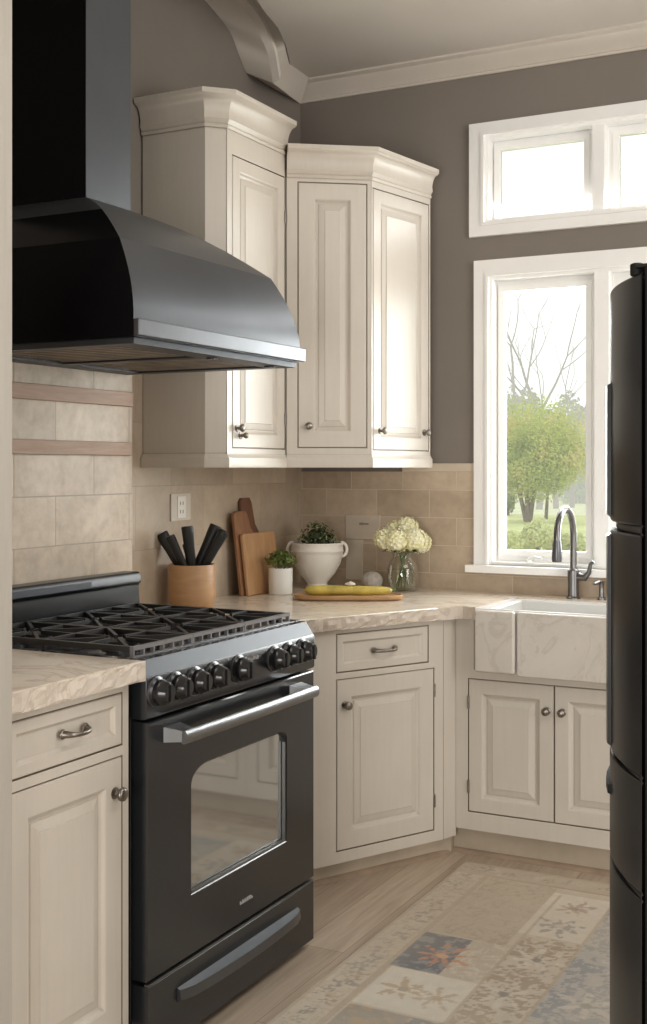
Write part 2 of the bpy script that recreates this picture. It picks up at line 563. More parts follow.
# openings of the back wall (x0,x1,z0,z1)
T0 = (-1.640, -0.42, 2.355, 2.700)      # transom opening
B0 = (-1.622, -0.42, 1.000, 2.140)      # big window opening
mb = MB()
for a, b, c, d in cells(XW - 0.1, XR, 0.0, 3.6, [T0, B0]):
    mb.box(a, b, YW, YW + 0.14, c, d)
struct(mb.build('wall_back', M['wall']), 'taupe painted wall around the two windows')
struct(MB().box(XW - 0.1, XW, YB, YW, 0, 3.6).build('wall_left', M['wall']), 'taupe painted wall behind the range hood')
struct(MB().box(XR, XR + 0.1, YB, YW + 0.14, 0, 3.6).build('wall_right', M['white_trim']))
struct(MB().box(XW - 0.1, XR + 0.1, YB - 0.1, YB, 0, 3.6).build('wall_rear', M['wall']))

# ceiling with a recess along the left wall closed by an arched rib
c3 = [(-2.375, 4.27), (-2.325, 4.16), (-2.28, 4.06), (-2.22, 3.90), (-2.19, 3.76), (-2.153, 3.63), (-2.12, 3.45), (-2.10, 3.2), (-2.09, 2.6), (-2.09, YB)]
poly = [(XW - 0.05, YW)] + [(XW - 0.05, 4.26)] + c3 + [(XR, YB), (XR, YW)]
struct(MB().prism(poly, ZC, ZC + 0.05).build('ceiling', M['ceiling']), 'plain warm beige ceiling')
struct(MB().box(XW - 0.1, XR + 0.1, YB - 0.1, YW + 0.14, 3.6, 3.65).build('ceiling', M['ceiling']))  # unseen cap added above the recess to block light
def arc_pts(x, pts):
    return [(x, y, z) for y, z in pts]
c1 = arc_pts(XW, [(4.10, 2.95), (4.045, 3.005), (3.987, 3.068), (3.90, 3.105), (3.80, 3.137), (3.62, 3.20), (3.40, 3.27), (3.1, 3.33), (2.6, 3.40), (YB, 3.45)])
c2 = arc_pts(-2.36, [(4.105, 2.893), (4.085, 2.945), (4.067, 2.989), (4.02, 3.035), (3.96, 3.081), (3.825, 3.123), (3.60, 3.19), (3.3, 3.26), (2.7, 3.33), (YB, 3.40)])
def smooth_curve(P, k=6):
    P = [Vector(p) for p in P]
    out_ = []
    for i in range(len(P) - 1):
        p0, p1, p2, p3 = P[max(i - 1, 0)], P[i], P[i + 1], P[min(i + 2, len(P) - 1)]
        for q in range(k):
            u = q / k
            out_.append(tuple(0.5 * ((2 * p1) + (p2 - p0) * u + (2 * p0 - 5 * p1 + 4 * p2 - p3) * u * u + (3 * p1 - p0 - 3 * p2 + p3) * u ** 3)))
    out_.append(tuple(P[-1]))
    return out_
c1, c2 = smooth_curve(c1), smooth_curve(c2)
c25 = [(x + 0.03, y, z + 0.012) for x, y, z in c2]
c26 = [(x + 0.035, y, z + 0.03) for x, y, z in c2]
c3p = smooth_curve([(x - 0.004, y, ZC + 0.004) for x, y in c3])
c3b = [(x - 0.02, y, max(ZC - 0.004, 0)) for x, y in c3]
mb = MB()
mb.loops([c1, c2], False)
mb.loops([c2, c25, c26, c3p], False)
P, Q = (XW, YW, 2.946), (-2.39, 4.46, ZC)
mb.add([c1[0], c2[0], P, c3p[0], Q], [(0, 1, 2), (1, 3, 4, 2)])
o = struct(mb.build('trim_1', M['crown'], None, 25), 'cream arched rib where the ceiling meets the left wall')

def crown_prof(zb, zt, proj):
    h = zt - zb
    return [(0.0, zb), (proj * 0.10, zb), (proj * 0.14, zb + h * 0.10), (proj * 0.10, zb + h * 0.16), (proj * 0.22, zb + h * 0.30), (proj * 0.42, zb + h * 0.52), (proj * 0.70, zb + h * 0.72), (proj * 0.74, zb + h * 0.80), (proj * 0.88, zb + h * 0.84), (proj * 1.0, zb + h * 0.90), (proj * 1.0, zt), (0.0, zt)]
mb = MB()
mb.sweep([(XW, YW), (XR, YW)], crown_prof(2.946, ZC, 0.095), ends={0: (0.95, -0.95)})
struct(mb.build('trim_2', M['crown'], None, 30), 'cream crown moulding above the windows')

# ------------------------------------------------------------------ windows
def window(idx, O, casing, panes, gz, sill=None, label=None):
    x0, x1, z0, z1 = O
    cx0, cx1, cz0, cz1 = casing
    mb = MB()
    for a, b, c, d in cells(cx0, cx1, cz0, cz1, [O]):
        mb.box(a, b, YW - 0.022, YW, c, d)
    root = mb.build('window_%d' % idx, M['white_trim'], None)
    struct(root, label)
    mb = MB()          # inner bead of the casing and jamb lining
    for a, b, c, d in cells(x0 - 0.012, x1 + 0.012, z0 - 0.012, z1 + 0.012, [O]):
        mb.box(a, b, YW - 0.030, YW - 0.0221, c, d)
    for a, b, c, d in cells(x0, x1, z0, z1, [(x0 + 0.012, x1 - 0.012, z0 + 0.012, z1 - 0.012)]):
        mb.box(a, b, YW - 0.01, YW + 0.14, c, d)
    for k in range(len(panes) - 1):
        mb.box(panes[k][1] + 0.045, panes[k + 1][0] - 0.045, YW - 0.005, YW + 0.10, z0, z1)
    j = mb.build('jamb', M['white_trim'], root)
    j['kind'] = 'structure'
    for gx0, gx1 in panes:
        mb = MB()
        H = (gx0, gx1, gz[0], gz[1])
        for ins, ya, yb in ((0.045, YW + 0.052, YW + 0.074), (0.022, YW + 0.040, YW + 0.052)):
            lo = max(x0 + 0.012, gx0 - (0.045 if ins == 0.045 else 0.030))
            for a, b, c, d in cells(gx0 - ins, gx1 + ins, gz[0] - ins, gz[1] + ins, [H]):
                mb.box(a, b, ya, yb, c, d)
        for a, b, c, d in cells(x0 + 0.012, x1 - 0.012, z0 + 0.012, z1 - 0.012, [(gx0 - 0.045, gx1 + 0.045, gz[0] - 0.045, gz[1] + 0.045)]) if False else []:
            mb.box(a, b, YW + 0.075, YW + 0.12, c, d)
        sash = mb.build('sash', M['white_trim'], root)
        sash['kind'] = 'structure'
        p = MB().box(gx0, gx1, YW + 0.062, YW + 0.066, gz[0], gz[1]).build('pane', M['pane'], root)
        p['kind'] = 'structure'
    # filler frame between jamb and the sashes
    mb = MB()
    holes = [(g0 - 0.044, g1 + 0.044, gz[0] - 0.044, gz[1] + 0.044) for g0, g1 in panes]
    for a, b, c, d in cells(x0 + 0.012, x1 - 0.012, z0 + 0.012, z1 - 0.012, holes):
        mb.box(a, b, YW + 0.035, YW + 0.13, c, d)
    st = mb.build('stop', M['white_trim'], root)
    st['kind'] = 'structure'
    if sill:
        mb = MB().box(sill[0], sill[1], YW - 0.065, YW + 0.03, sill[2], sill[3])
        mb.box(sill[0] + 0.015, sill[1] - 0.015, YW - 0.02, YW, sill[2] - 0.0, sill[2] + 0.001)
        s = mb.build('sill', M['white_trim'], root, bevel=0.005)
        s['kind'] = 'structure'
    return root
g = lambda x: x * 1.0125
gzf = lambda z: CAM_H + (z - CAM_H) * 1.012
w1 = window(1, T0, (-1.704, -0.36, 2.302, 2.751), [(g(-1.578), g(-1.242)), (g(-1.108), g(-0.772))], (gzf(2.346), gzf(2.636)), None, 'white transom window high on the wall')
w2 = window(2, B0, (-1.684, -0.36, 0.995, 2.206), [(g(-1.561), g(-1.234)), (g(-1.09), g(-0.763))], (gzf(1.062), gzf(2.077)), (-1.705, -0.34, 0.972, 1.000), 'tall white casement window over the sink')
mb = MB()
mb.tube([(-1.46, YW + 0.04, 2.352), (-1.44, YW + 0.02, 2.362), (-1.36, YW + 0.02, 2.366), (-1.34, YW + 0.04, 2.356)], 0.006, 8)
h = mb.build('latch', M['white_trim'], w1, 50); h['kind'] = 'structure'
mb = MB()
mb.lathe([(0.014, 0), (0.012, 0.012)], (-1.47, YW + 0.02, 1.012), 12)
mb.tube([(-1.47, YW + 0.02, 1.026), (-1.44, YW + 0.0, 1.036), (-1.41, YW - 0.005, 1.034)], 0.005, 8)
h = mb.build('crank', M['white_trim'], w2, 50); h['kind'] = 'structure'

# ------------------------------------------------------------------ backsplash
CZ = 0.893
def sp(o, l):
    return struct(o, l)
sp(MB().box(XW, -2.36, 1.72, 3.19, 0.30, 1.700).build('backsplash', M['tile_panel'], None, bevel=0.004), 'pale travertine block panel behind the range')
sp(MB().box(XW, XW + 0.006, 3.19, YW, 0.60, 1.72).build('backsplash', M['tile_left']), 'travertine tiles on the left wall above the counter')
mb = MB()
mb.box(XW + 0.006, -1.685, YW - 0.008, YW, 0.60, 1.368)
mb.box(-1.685, 0.3, YW - 0.008, YW, 0.60, 0.972)
sp(mb.build('backsplash', M['tile_back']), 'tan travertine tiles on the back wall')
sp(MB().box(-2.0, -1.686, YW - 0.011, YW, 1.368, 1.402).build('trim_3', M['tile_cap'], None, bevel=0.003), 'pale stone cap course along the top of the tiles')
sp(MB().box(-2.36, -2.347, 2.0, 3.178, 1.582, 1.628).build('trim_4', M['strip_wood'], None, bevel=0.002), 'upper pinkish wooden strip set in the tiles behind the range')
sp(MB().box(-2.36, -2.347, 2.0, 3.172, 1.424, 1.466).build('trim_5', M['strip_wood'], None, bevel=0.002), 'lower pinkish wooden strip set in the tiles behind the range')
exec_marker = 0

# ------------------------------------------------------------------ tall cabinet at the left edge
t = thing('pantry_cabinet', (-1.90, 1.42, 0), 'tall cream cabinet side filling the left edge of the view', 'cabinet')
Mx = frame_m(-1.60, 1.121, 90)
mb = MB(Mx)
mb.box(0, 0.655, 0.02, 0.75, 0.0, 2.95)
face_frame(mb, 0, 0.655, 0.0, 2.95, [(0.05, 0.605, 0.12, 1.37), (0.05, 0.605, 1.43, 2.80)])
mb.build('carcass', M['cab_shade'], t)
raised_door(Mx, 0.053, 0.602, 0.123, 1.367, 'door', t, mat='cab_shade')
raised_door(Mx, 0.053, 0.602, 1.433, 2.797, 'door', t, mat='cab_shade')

# ------------------------------------------------------------------ base cabinet left of the range
t = thing('base_cabinet', (-2.02, 2.01, 0), 'cream base cabinet with drawer left of the black range', 'cabinet')
XF = -1.668
Mx = frame_m(XF, 1.785, 90)
W = 2.236 - 1.785
mb = MB(Mx)
mb.box(0, W, 0.021, 0.665, 0.09, 0.898)
mb.box(0.0, W, 0.07, 0.66, 0.0, 0.09)
holes = [(0.05, W - 0.022, 0.115, 0.735), (0.05, W - 0.022, 0.757, 0.878)]
face_frame(mb, 0, W, 0.09, 0.898, holes)
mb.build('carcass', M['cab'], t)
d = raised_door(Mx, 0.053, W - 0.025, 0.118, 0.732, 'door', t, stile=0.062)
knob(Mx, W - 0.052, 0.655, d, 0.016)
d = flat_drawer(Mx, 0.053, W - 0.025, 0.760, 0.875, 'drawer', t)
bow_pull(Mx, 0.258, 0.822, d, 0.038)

def counter(name, pts, z0, z1, label, chunky=0.006, seedv=1, rough_edges=None):
    """stone slab with a hand-chiselled edge"""
    rr = random.Random(seedv)
    P = []
    n = len(pts)
    for i in range(n):
        a, b = Vector(pts[i]), Vector(pts[(i + 1) % n])
        L = (b - a).length
        k = max(1, int(L / 0.018))
        nr = Vector(((b - a).y, -(b - a).x)).normalized()
        rough = rough_edges is None or i in rough_edges
        for q in range(k):
            P.append((a + (b - a) * q / k, nr if (q > 0 or True) else nr, rough and q > 0))
    loops = []
    zs = [z0, z0 + 0.006, z0 + (z1 - z0) * 0.45, z1 - 0.010, z1 - 0.003, z1]
    ins = [0.006, 0.001, 0.0, 0.001, 0.004, 0.008]
    walk = [0.0] * len(P)
    for zi, (z, s) in enumerate(zip(zs, ins)):
        l = []
        for p, nr, rg in P:
            j = (rr.uniform(-1, 1) * chunky) if rg and zi in (1, 2, 3) else 0
            dz = rr.uniform(-1, 1) * chunky * 0.35 if rg and zi in (1, 3) else 0
            q = p - nr * (s + (abs(j) if rg else 0)) if rg else p
            l.append((q.x, q.y, z + dz))
        loops.append(l)
    mb = MB()
    mb.loops(loops[:-1], True, True, False, 1)
    mb.loops(loops[-2:], True, False, True, 0)
    o = mb.build(name, [M['counter'], M['counter_edge']], None)
    centre_origin(o)
    tag(o, label, 'countertop')
    return o
counter('stone_countertop', [(-2.36, 1.785), (-1.628, 1.785), (-1.628, 2.250), (-2.36, 2.250)], 0.899, 0.945, 'short beige stone countertop left of the range with chipped front edge', 0.007, 3, [1])

# ------------------------------------------------------------------ range
RX, RY, RW = -1.635, 2.262, 0.823
t = thing('gas_range', (-1.95, RY + RW / 2, 0), 'wide black gas range with oven between the cream cabinets', 'stove')
Mx = frame_m(RX, RY, 90)
mb = MB(Mx)
mb.box(0.0, RW, 0.045, 0.69, 0.065, 0.915)
mb.box(0.03, RW - 0.03, 0.08, 0.66, 0.0, 0.065)
mb.build('body', M['black'], t, bevel=0.003)
# control panel with sloping top band
mb = MB(Mx)
prof = [(0.046, 0.806), (0.004, 0.806), (0.0, 0.812), (0.0, 0.897), (0.004, 0.904), (0.028, 0.938), (0.046, 0.940)]
mb.loops([[(x, y, z) for y, z in prof] for x in (0.0, RW)], True, True, True)
mb.build('control_panel', M['black_panel'], t, bevel=0.002)
mb = MB(Mx)
mb.loops([[(x, y, z) for y, z in [(0.0032, 0.9035), (0.0272, 0.9385), (0.029, 0.9370), (0.0050, 0.9025)]] for x in (0.004, RW - 0.004)], True, True, True)
mb.build('top_band', M['band'], t)
def knob_u(px, py):
    a = (px - 323.5) / 1206; X = -1.616
    rx, ry = a * math.cos(YAW) - math.sin(YAW), a * math.sin(YAW) + math.cos(YAW)
    return X / rx * ry - RY
for i, px in enumerate([162.5, 181, 200.5, 219, 244, 279.5, 293.5, 307]):
    u = knob_u(px, 0)
    z = 0.866
    big = i == 4
    r = 0.030 if not big else 0.031
    mb = MB(Mx)
    mb.lathe([(r + 0.004, 0.0), (r + 0.004, 0.006), (r - 0.001, 0.010), (r, 0.014), (r, 0.022), (r - 0.004, 0.026), (r - 0.006, 0.036), (r - 0.010, 0.042), (0.002, 0.043)], (u, 0.0, z), 26, axis='y')
    mb.box(u - 0.004, u + 0.004, -0.0465, -0.040, z - r + 0.010, z + r - 0.010)
    k = mb.build('knob', M['black'], t, 35)
    mb = MB(Mx)
    mb.lathe([(r + 0.006, 0.0), (r + 0.006, 0.004), (r + 0.003, 0.006)], (u, 0.0, z), 26, axis='y', cap1=True)
    mb.build('bezel', M['steel_dark'], k, 35)
# small printed marks on the panel (too blurred to read) and on the door
def marks(name, u0, z0, n, w, hgt, parent, depth=-0.0012, seed=1):
    rr = random.Random(seed)
    mb = MB(Mx)
    for k in range(n):
        a = u0 + k * w
        hh = hgt * rr.uniform(0.7, 1.0)
        mb.box(a, a + w * 0.22, depth, 0.001, z0, z0 + hh)
        mb.box(a + w * 0.22, a + w * 0.72, depth, 0.001, z0 + hh * rr.choice([0.0, 0.4, 0.78]), z0 + hh * rr.choice([0.22, 0.58, 1.0]))
        mb.box(a + w * 0.52, a + w * 0.72, depth, 0.001, z0, z0 + hh * rr.uniform(0.4, 1.0))
    return mb.build(name, M['mark'], parent)
marks('panel_marking', knob_u(254, 0) - 0.01, 0.878, 7, 0.0095, 0.010, t, seed=4)
for du, dz in ((-0.045, 0.03), (-0.05, -0.005), (0.05, 0.0), (0.052, -0.02)):
    u = knob_u(244, 0) + du
    MB(Mx).box(u - 0.003, u + 0.003, -0.001, 0.001, 0.866 + dz - 0.002, 0.866 + dz + 0.002).build('dial_mark', M['mark'], t)
# oven door with arched window
wx0, wx1, wz0, wz1 = 0.188, 0.655, 0.352, 0.655
mb = MB(Mx)
def arch_ring(e, y):
    pts = []
    x0, x1, z0, z1 = wx0 - e, wx1 + e, wz0 - e, wz1 + e
    pts += [(x0, y, z0), (x0, y, z0), (x1, y, z0), (x1, y, z0)]
    r = 0.075
    for k in range(9):
        a = (math.pi / 2) * k / 8
        pts.append((x1 - r * 0.55 + r * 0.55 * math.cos(a), y, z1 - r * 0.30 + r * 0.30 * math.sin(a)))
    for k in range(9):
        a = math.pi / 2 + (math.pi / 2) * k / 8
        pts.append((x0 + r + r * math.cos(a), y, z1 - r * 0.6 + r * 0.6 * math.sin(a)))
    # keep a point of the top edge
    return pts
def outer_ring(y, e=0.0):
    inner = arch_ring(0, y)
    D = (0.004 + e, RW - 0.004 - e, 0.203 + e, 0.799 - e)
    o = []
    n = len(inner)
    for i, (x, yy, z) in enumerate(inner):
        if i == 0:
            o.append((D[0], y, D[2]))
        elif i == 1:
            o.append((wx0, y, D[2]))
        elif i == 2:
            o.append((wx1, y, D[2]))
        elif i == 3:
            o.append((D[1], y, D[2]))
        elif i < 13:
            q = (i - 4) / 8
            if q <= 0.5:
                o.append((D[1], y, wz1 - 0.03 + (D[3] - wz1 + 0.03) * q * 2))
            else:
                o.append((D[1] + (wx1 - 0.05 - D[1]) * (q - 0.5) * 2, y, D[3]))
        else:
            q = (i - 13) / 8
            if q <= 0.5:
                o.append((wx0 + 0.06 + (D[0] - wx0 - 0.06) * q * 2, y, D[3]))
            else:
                o.append((D[0], y, D[3] + (wz1 - 0.05 - D[3]) * (q - 0.5) * 2))
    return o
mb.loops([outer_ring(0.045), outer_ring(0.003), outer_ring(0.0, 0.003), arch_ring(0.004, 0.0), arch_ring(0.0, 0.004), arch_ring(0.0, 0.016)], True, False, False)
door = mb.build('oven_door', M['black_panel'], t)
mb = MB(Mx)
mb.loops([arch_ring(0.001, 0.013), arch_ring(0.001, 0.017)], True, True, True)
mb.build('door_glass', M['oven_glass'], door)
mb = MB(Mx)
mb.box(wx0 + 0.002, wx1 - 0.002, 0.002, 0.011, wz0 - 0.001, wz0 + 0.005)
mb.box(wx1 - 0.0045, wx1 - 0.001, 0.002, 0.011, wz0 + 0.005, wz1 - 0.03)
mb.build('window_highlight', M['steel'], door)  # steel strips stand in for the highlight lines round the glass
mb = MB(Mx)
pts, rad = [], []
for k in range(17):
    s = k / 16
    pts.append((0.078 + s * (RW - 0.165), -0.050 - 0.004 * math.sin(math.pi * s), 0.757))
mb.tube(pts, 0.0165, 12, sx=0.7, sy=1.0)
for u in (0.102, RW - 0.115):
    mb.loops([[(u - 0.034, 0.001, 0.742), (u + 0.034, 0.001, 0.742), (u + 0.034, 0.001, 0.778), (u - 0.034, 0.001, 0.778)], [(u - 0.024, -0.045, 0.746), (u + 0.022, -0.045, 0.746), (u + 0.022, -0.045, 0.772), (u - 0.024, -0.045, 0.772)]], True, True, True)
mb.build('door_handle', M['steel'], door, 40)
marks('door_badge', 0.41, 0.252, 6, 0.011, 0.011, door, seed=9)
# warming drawer
mb = MB(Mx)
mb.loops([rect_loop(0.004, RW - 0.004, 0.022, 0.192, i, y) for i, y in [(0.0, 0.06), (0.0, 0.003), (0.003, 0.0)]], True, True, True)
dr = mb.build('storage_drawer', M['black_panel'], t)
mb = MB(Mx)
mb.box(0.006, RW - 0.006, -0.001, 0.01, 0.193, 0.197)
mb.build('drawer_edge_highlight', M['steel'], dr)  # bright strip built in as the highlight on the drawer's top edge
mb = MB(Mx)
L = []
for k in range(15):
    s = k / 14
    u = 0.125 + s * 0.595
    bow = math.sin(math.pi * s)
    y = -0.012 - 0.022 * bow ** 0.5 if 0 < s < 1 else -0.008
    L.append([(u, 0.0, 0.146), (u, y, 0.142), (u, y - 0.003, 0.118), (u, 0.0, 0.112)])
mb.loops(L, True, True, True)
mb.build('drawer_handle', M['steel_dark'], dr, 40)
# cooktop
mb = MB(Mx)
mb.box(0.0, RW, 0.047, 0.655, 0.916, 0.936)
for a, b, c, d in cells(0.0, RW, 0.047, 0.655, [(0.03, RW - 0.03, 0.075, 0.60)]):
    mb.box(a, b, c, d, 0.936, 0.942)
mb.build('cooktop', M['black'], t, bevel=0.002)
for bx, by, br in ((0.165, 0.19, 0.042), (0.165, 0.46, 0.036), (0.4115, 0.33, 0.055), (0.658, 0.19, 0.042), (0.658, 0.46, 0.036)):
    mb = MB(Mx)
    mb.lathe([(br + 0.012, 0), (br + 0.012, 0.004), (br, 0.008), (br, 0.014)], (bx, by, 0.936), 24)
    bn = mb.build('burner', M['steel_dark'], t, 40)
    mb = MB(Mx)
    mb.lathe([(br - 0.004, 0.014), (br + 0.002, 0.016), (br + 0.002, 0.021), (br - 0.006, 0.024)], (bx, by, 0.936), 24)
    mb.build('burner_cap', M['iron'], bn, 40)
for gi in range(3):
    x0 = 0.022 + gi * 0.250
    x1 = x0 + 0.2475
    y0, y1 = 0.052, 0.60
    zt, zb = 0.968, 0.955
    mb = MB(Mx)
    bw = 0.011
    mb.box(x0, x1, y1 - bw, y1, zb, zt)
    mb.box(x0, x0 + bw, y0 + bw, y1 - bw, zb, zt)
    mb.box(x1 - bw, x1, y0 + bw, y1 - bw, zb, zt)
    mb.box(x0 + bw, x1 - bw, (y0 + y1) / 2 - bw / 2, (y0 + y1) / 2 + bw / 2, zb, zt)
    xm = (x0 + x1) / 2
    for (ya, yb) in ((y0 + bw, (y0 + y1) / 2 - bw / 2), ((y0 + y1) / 2 + bw / 2, y1 - bw)):
        ym = (ya + yb) / 2
        for ang in range(8):
            a = ang * math.pi / 4 + 0.0
            c_, s__ = math.cos(a), math.sin(a)
            ex = (x1 - x0) / 2 - bw
            ey = (yb - ya) / 2
            k = min(ex / abs(c_) if abs(c_) > 1e-6 else 9, ey / abs(s__) if abs(s__) > 1e-6 else 9)
            p0 = Vector((xm + c_ * 0.028, ym + s__ * 0.028, 0))
            p1 = Vector((xm + c_ * k, ym + s__ * k, 0))
            nn = Vector((-s__, c_, 0)) * 0.0045
            mb.loops([[tuple(p0 + nn + Vector((0, 0, zb + 0.004))), tuple(p0 - nn + Vector((0, 0, zb + 0.004))), tuple(p0 - nn + Vector((0, 0, zt + 0.001))), tuple(p0 + nn + Vector((0, 0, zt + 0.001)))],
                      [tuple(p1 + nn + Vector((0, 0, zb))), tuple(p1 - nn + Vector((0, 0, zb))), tuple(p1 - nn + Vector((0, 0, zt))), tuple(p1 + nn + Vector((0, 0, zt)))]], True, True, True)
    for fx in (x0 + 0.003, x1 - 0.012):
        for fy in (y1 - 0.011, (y0 + y1) / 2 - 0.005):
            mb.box(fx, fx + 0.009, fy, fy + 0.009, 0.941, zb)
    gr = mb.build('burner_grate', M['iron'], t)
    mb = MB(Mx)
    mb.box(x0, x1, y0, y0 + bw, zb + 0.004, zt)
    mb.box(x0, x1, y0 + 0.001, y0 + bw, 0.941, 0.945)
    n = 6
    for k in range(n + 1):
        u = x0 + (x1 - x0 - 0.006) * k / n
        mb.box(u, u + 0.006, y0 + 0.001, y0 + bw, 0.945, zb + 0.004)
    mb.build('front_rail', M['iron_edge'], gr)
# backguard
mb = MB(Mx)
prof = [(0.620, 0.941), (0.618, 0.960), (0.622, 1.020), (0.612, 1.028), (0.614, 1.050), (0.622, 1.060), (0.680, 1.060), (0.686, 1.052), (0.686, 0.916), (0.657, 0.916), (0.657, 0.941)]
mb.loops([[(x, y, z) for y, z in prof] for x in (0.0, RW)], True, True, True)
bg = mb.build('backguard', M['backguard'], t, bevel=0.004)
mb = MB(Mx)
mb.box(0.004, RW - 0.25, 0.6105, 0.613, 1.031, 1.049)
mb.build('backguard_trim', M['band'], bg)

# ------------------------------------------------------------------ hood
HX = -1.72
t = thing('range_hood', (-2.1, 2.77, 1.685), 'large black curved range hood with square chimney above the range', 'range hood')
y0, y1 = 2.345, 3.175
cy0, cy1, cxf = 2.652, 2.858, -2.12
mb = MB()
# loops in plan (back-left, front-left, front-right, back-right)
def hl(xf, a, b, z, xb=XW + 0.001):
    return [(xb, a, z), (xf, a, z), (xf, b, z), (xb, b, z)]
skirt = [hl(HX - 0.012, y0, y1, 1.700), hl(HX - 0.012, y0, y1, 1.735)]
for k in range(1, 9):
    s = k / 8
    bow = math.sin(math.pi * s) * 0.012
    skirt.append(hl(HX - 0.012 - 0.072 * s ** 1.5 + bow * 0.5, y0 + 0.040 * s ** 1.6, y1 - 0.050 * s ** 1.6, 1.735 + 0.215 * s))
mb.loops(skirt, True, True, False, 0)
top = [skirt[-1]]
for k in range(1, 7):
    s = k / 6
    bow = math.sin(math.pi * s) * 0.018
    a0, a1 = skirt[-1][1][1], skirt[-1][2][1]
    x0_ = skirt[-1][1][0]
    top.append(hl(x0_ + (cxf - x0_) * s, a0 + (cy0 - a0) * s, a1 + (cy1 - a1) * s, 1.950 + (2.133 - 1.950) * s + bow))
mb.loops(top, True, False, True, 1)
# one black hood: sides darkened, front greyed, light painted in by facing
can = mb.build('canopy', [M['hood_lit'], M['hood_lit'], M['hood_shaded'], M['hood_top_side'] if 'hood_top_side' in M else M['hood_shaded']], t, 22)
for p in can.data.polygons:
    if p.normal.y < -0.55 and abs(p.normal.x) < 0.7:
        p.material_index = 2
    if abs(p.normal.z) > 0.95:
        p.material_index = 2
mb = MB()
mb.box(XW + 0.001, cxf, cy0, cy1, 2.10, ZC + 0.45)
ch = mb.build('chimney', [M['hood_lit'], M['hood_shaded']], t, bevel=0.002)
for p in ch.data.polygons:
    if p.normal.y < -0.5:
        p.material_index = 1
mb = MB()
mb.box(HX - 0.012, HX + 0.004, y0 - 0.001, y1 + 0.008, 1.702, 1.742)
mb.build('front_lip', M['steel_dark'], t, bevel=0.003)
mb = MB()
for a, b, c, d in cells(XW + 0.12, HX - 0.02, y0 + 0.012, y1 - 0.012, [(XW + 0.20, HX - 0.10, y0 + 0.06, y0 + 0.40), (XW + 0.20, HX - 0.10, y0 + 0.44, y1 - 0.06)]):
    mb.box(a, b, c, d, 1.684, 1.699)
mb.build('underside_frame', M['band'], t)
for a, b in ((y0 + 0.062, y0 + 0.398), (y0 + 0.442, y1 - 0.062)):
    mb = MB()
    mb.box(XW + 0.203, HX - 0.103, a, b, 1.693, 1.699)
    for k in range(9):
        u = a + 0.012 + (b - a - 0.03) * k / 8
        mb.box(XW + 0.205, HX - 0.105, u, u + 0.012, 1.689, 1.693)
    mb.build('filter', M['filter'], t)
for yy in (y0 + 0.42, y1 - 0.10):
    mb = MB()
    mb.lathe([(0.016, -0.006), (0.016, 0.0)], (HX - 0.06, yy, 1.684), 16)
    mb.build('push_button', M['black'], t, 40)

# ------------------------------------------------------------------ upper cabinets
def cab_crown(mb, path, z0, z1, proj, ends=None):
    mb.sweep(path, [(0.0, z0 - 0.02), (0.006, z0 - 0.02), (0.010, z0 - 0.012), (0.006, z0 - 0.006), (0.010, z0), (0.016, z0 + 0.008)] +
             [(0.012 + (proj - 0.02) * (1 - math.cos(k / 6 * math.pi / 2)), z0 + 0.012 + (z1 - z0 - 0.034) * math.sin(k / 6 * math.pi / 2)) for k in range(1, 7)] +
             [(proj - 0.004, z1 - 0.018), (proj, z1 - 0.016), (proj, z1), (0.0, z1)], ends=ends)
def light_rail(mb, path, z0, z1, ends=None):
    mb.sweep(path, [(0.0, z0), (0.012, z0), (0.014, z0 + 0.008), (0.014, z1 - 0.014), (0.008, z1 - 0.008), (0.004, z1), (0.0, z1)], ends=ends)

# tall one next to the hood
t = thing('wall_cabinet', (-2.31, 3.58, 1.39), 'taller cream wall cabinet with one door right beside the range hood', 'cabinet', None)
UA, UB = (-2.217, 3.40), (-2.165, 3.452)
YE = 3.852
mb = MB()
mb.prism([(XW + 0.007, 3.40), UA, (UB[0] - 0.002, UB[1]), (UB[0] - 0.022, UB[1] + 0.002), (UB[0] - 0.022, YE), (XW + 0.007, YE)], 1.39, 2.62)
Mx = frame_m(-2.165, 3.452, 90)
UW = YE - 3.452
mb.M = Mx
face_frame(mb, 0, UW, 1.39, 2.58, [(0.031, UW - 0.004, 1.450, 2.448)], y1=0.022)
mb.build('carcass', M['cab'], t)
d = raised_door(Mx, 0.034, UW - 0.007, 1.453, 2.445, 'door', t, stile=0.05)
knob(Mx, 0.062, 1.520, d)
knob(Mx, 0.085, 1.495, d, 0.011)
hinge(Mx, UW - 0.006, 2.30, t)
hinge(Mx, UW - 0.006, 1.56, t)
mb = MB()
cab_crown(mb, [(XW + 0.007, 3.40), UA, UB, (-2.165, YE)], 2.548, 2.646, 0.050)
mb.build('crown_moulding', M['cab'], t, 30)
mb = MB()
light_rail(mb, [(XW + 0.007, 3.40), UA, UB, (-2.165, YE)], 1.385, 1.432)
mb.build('light_rail', M['cab'], t, 30)

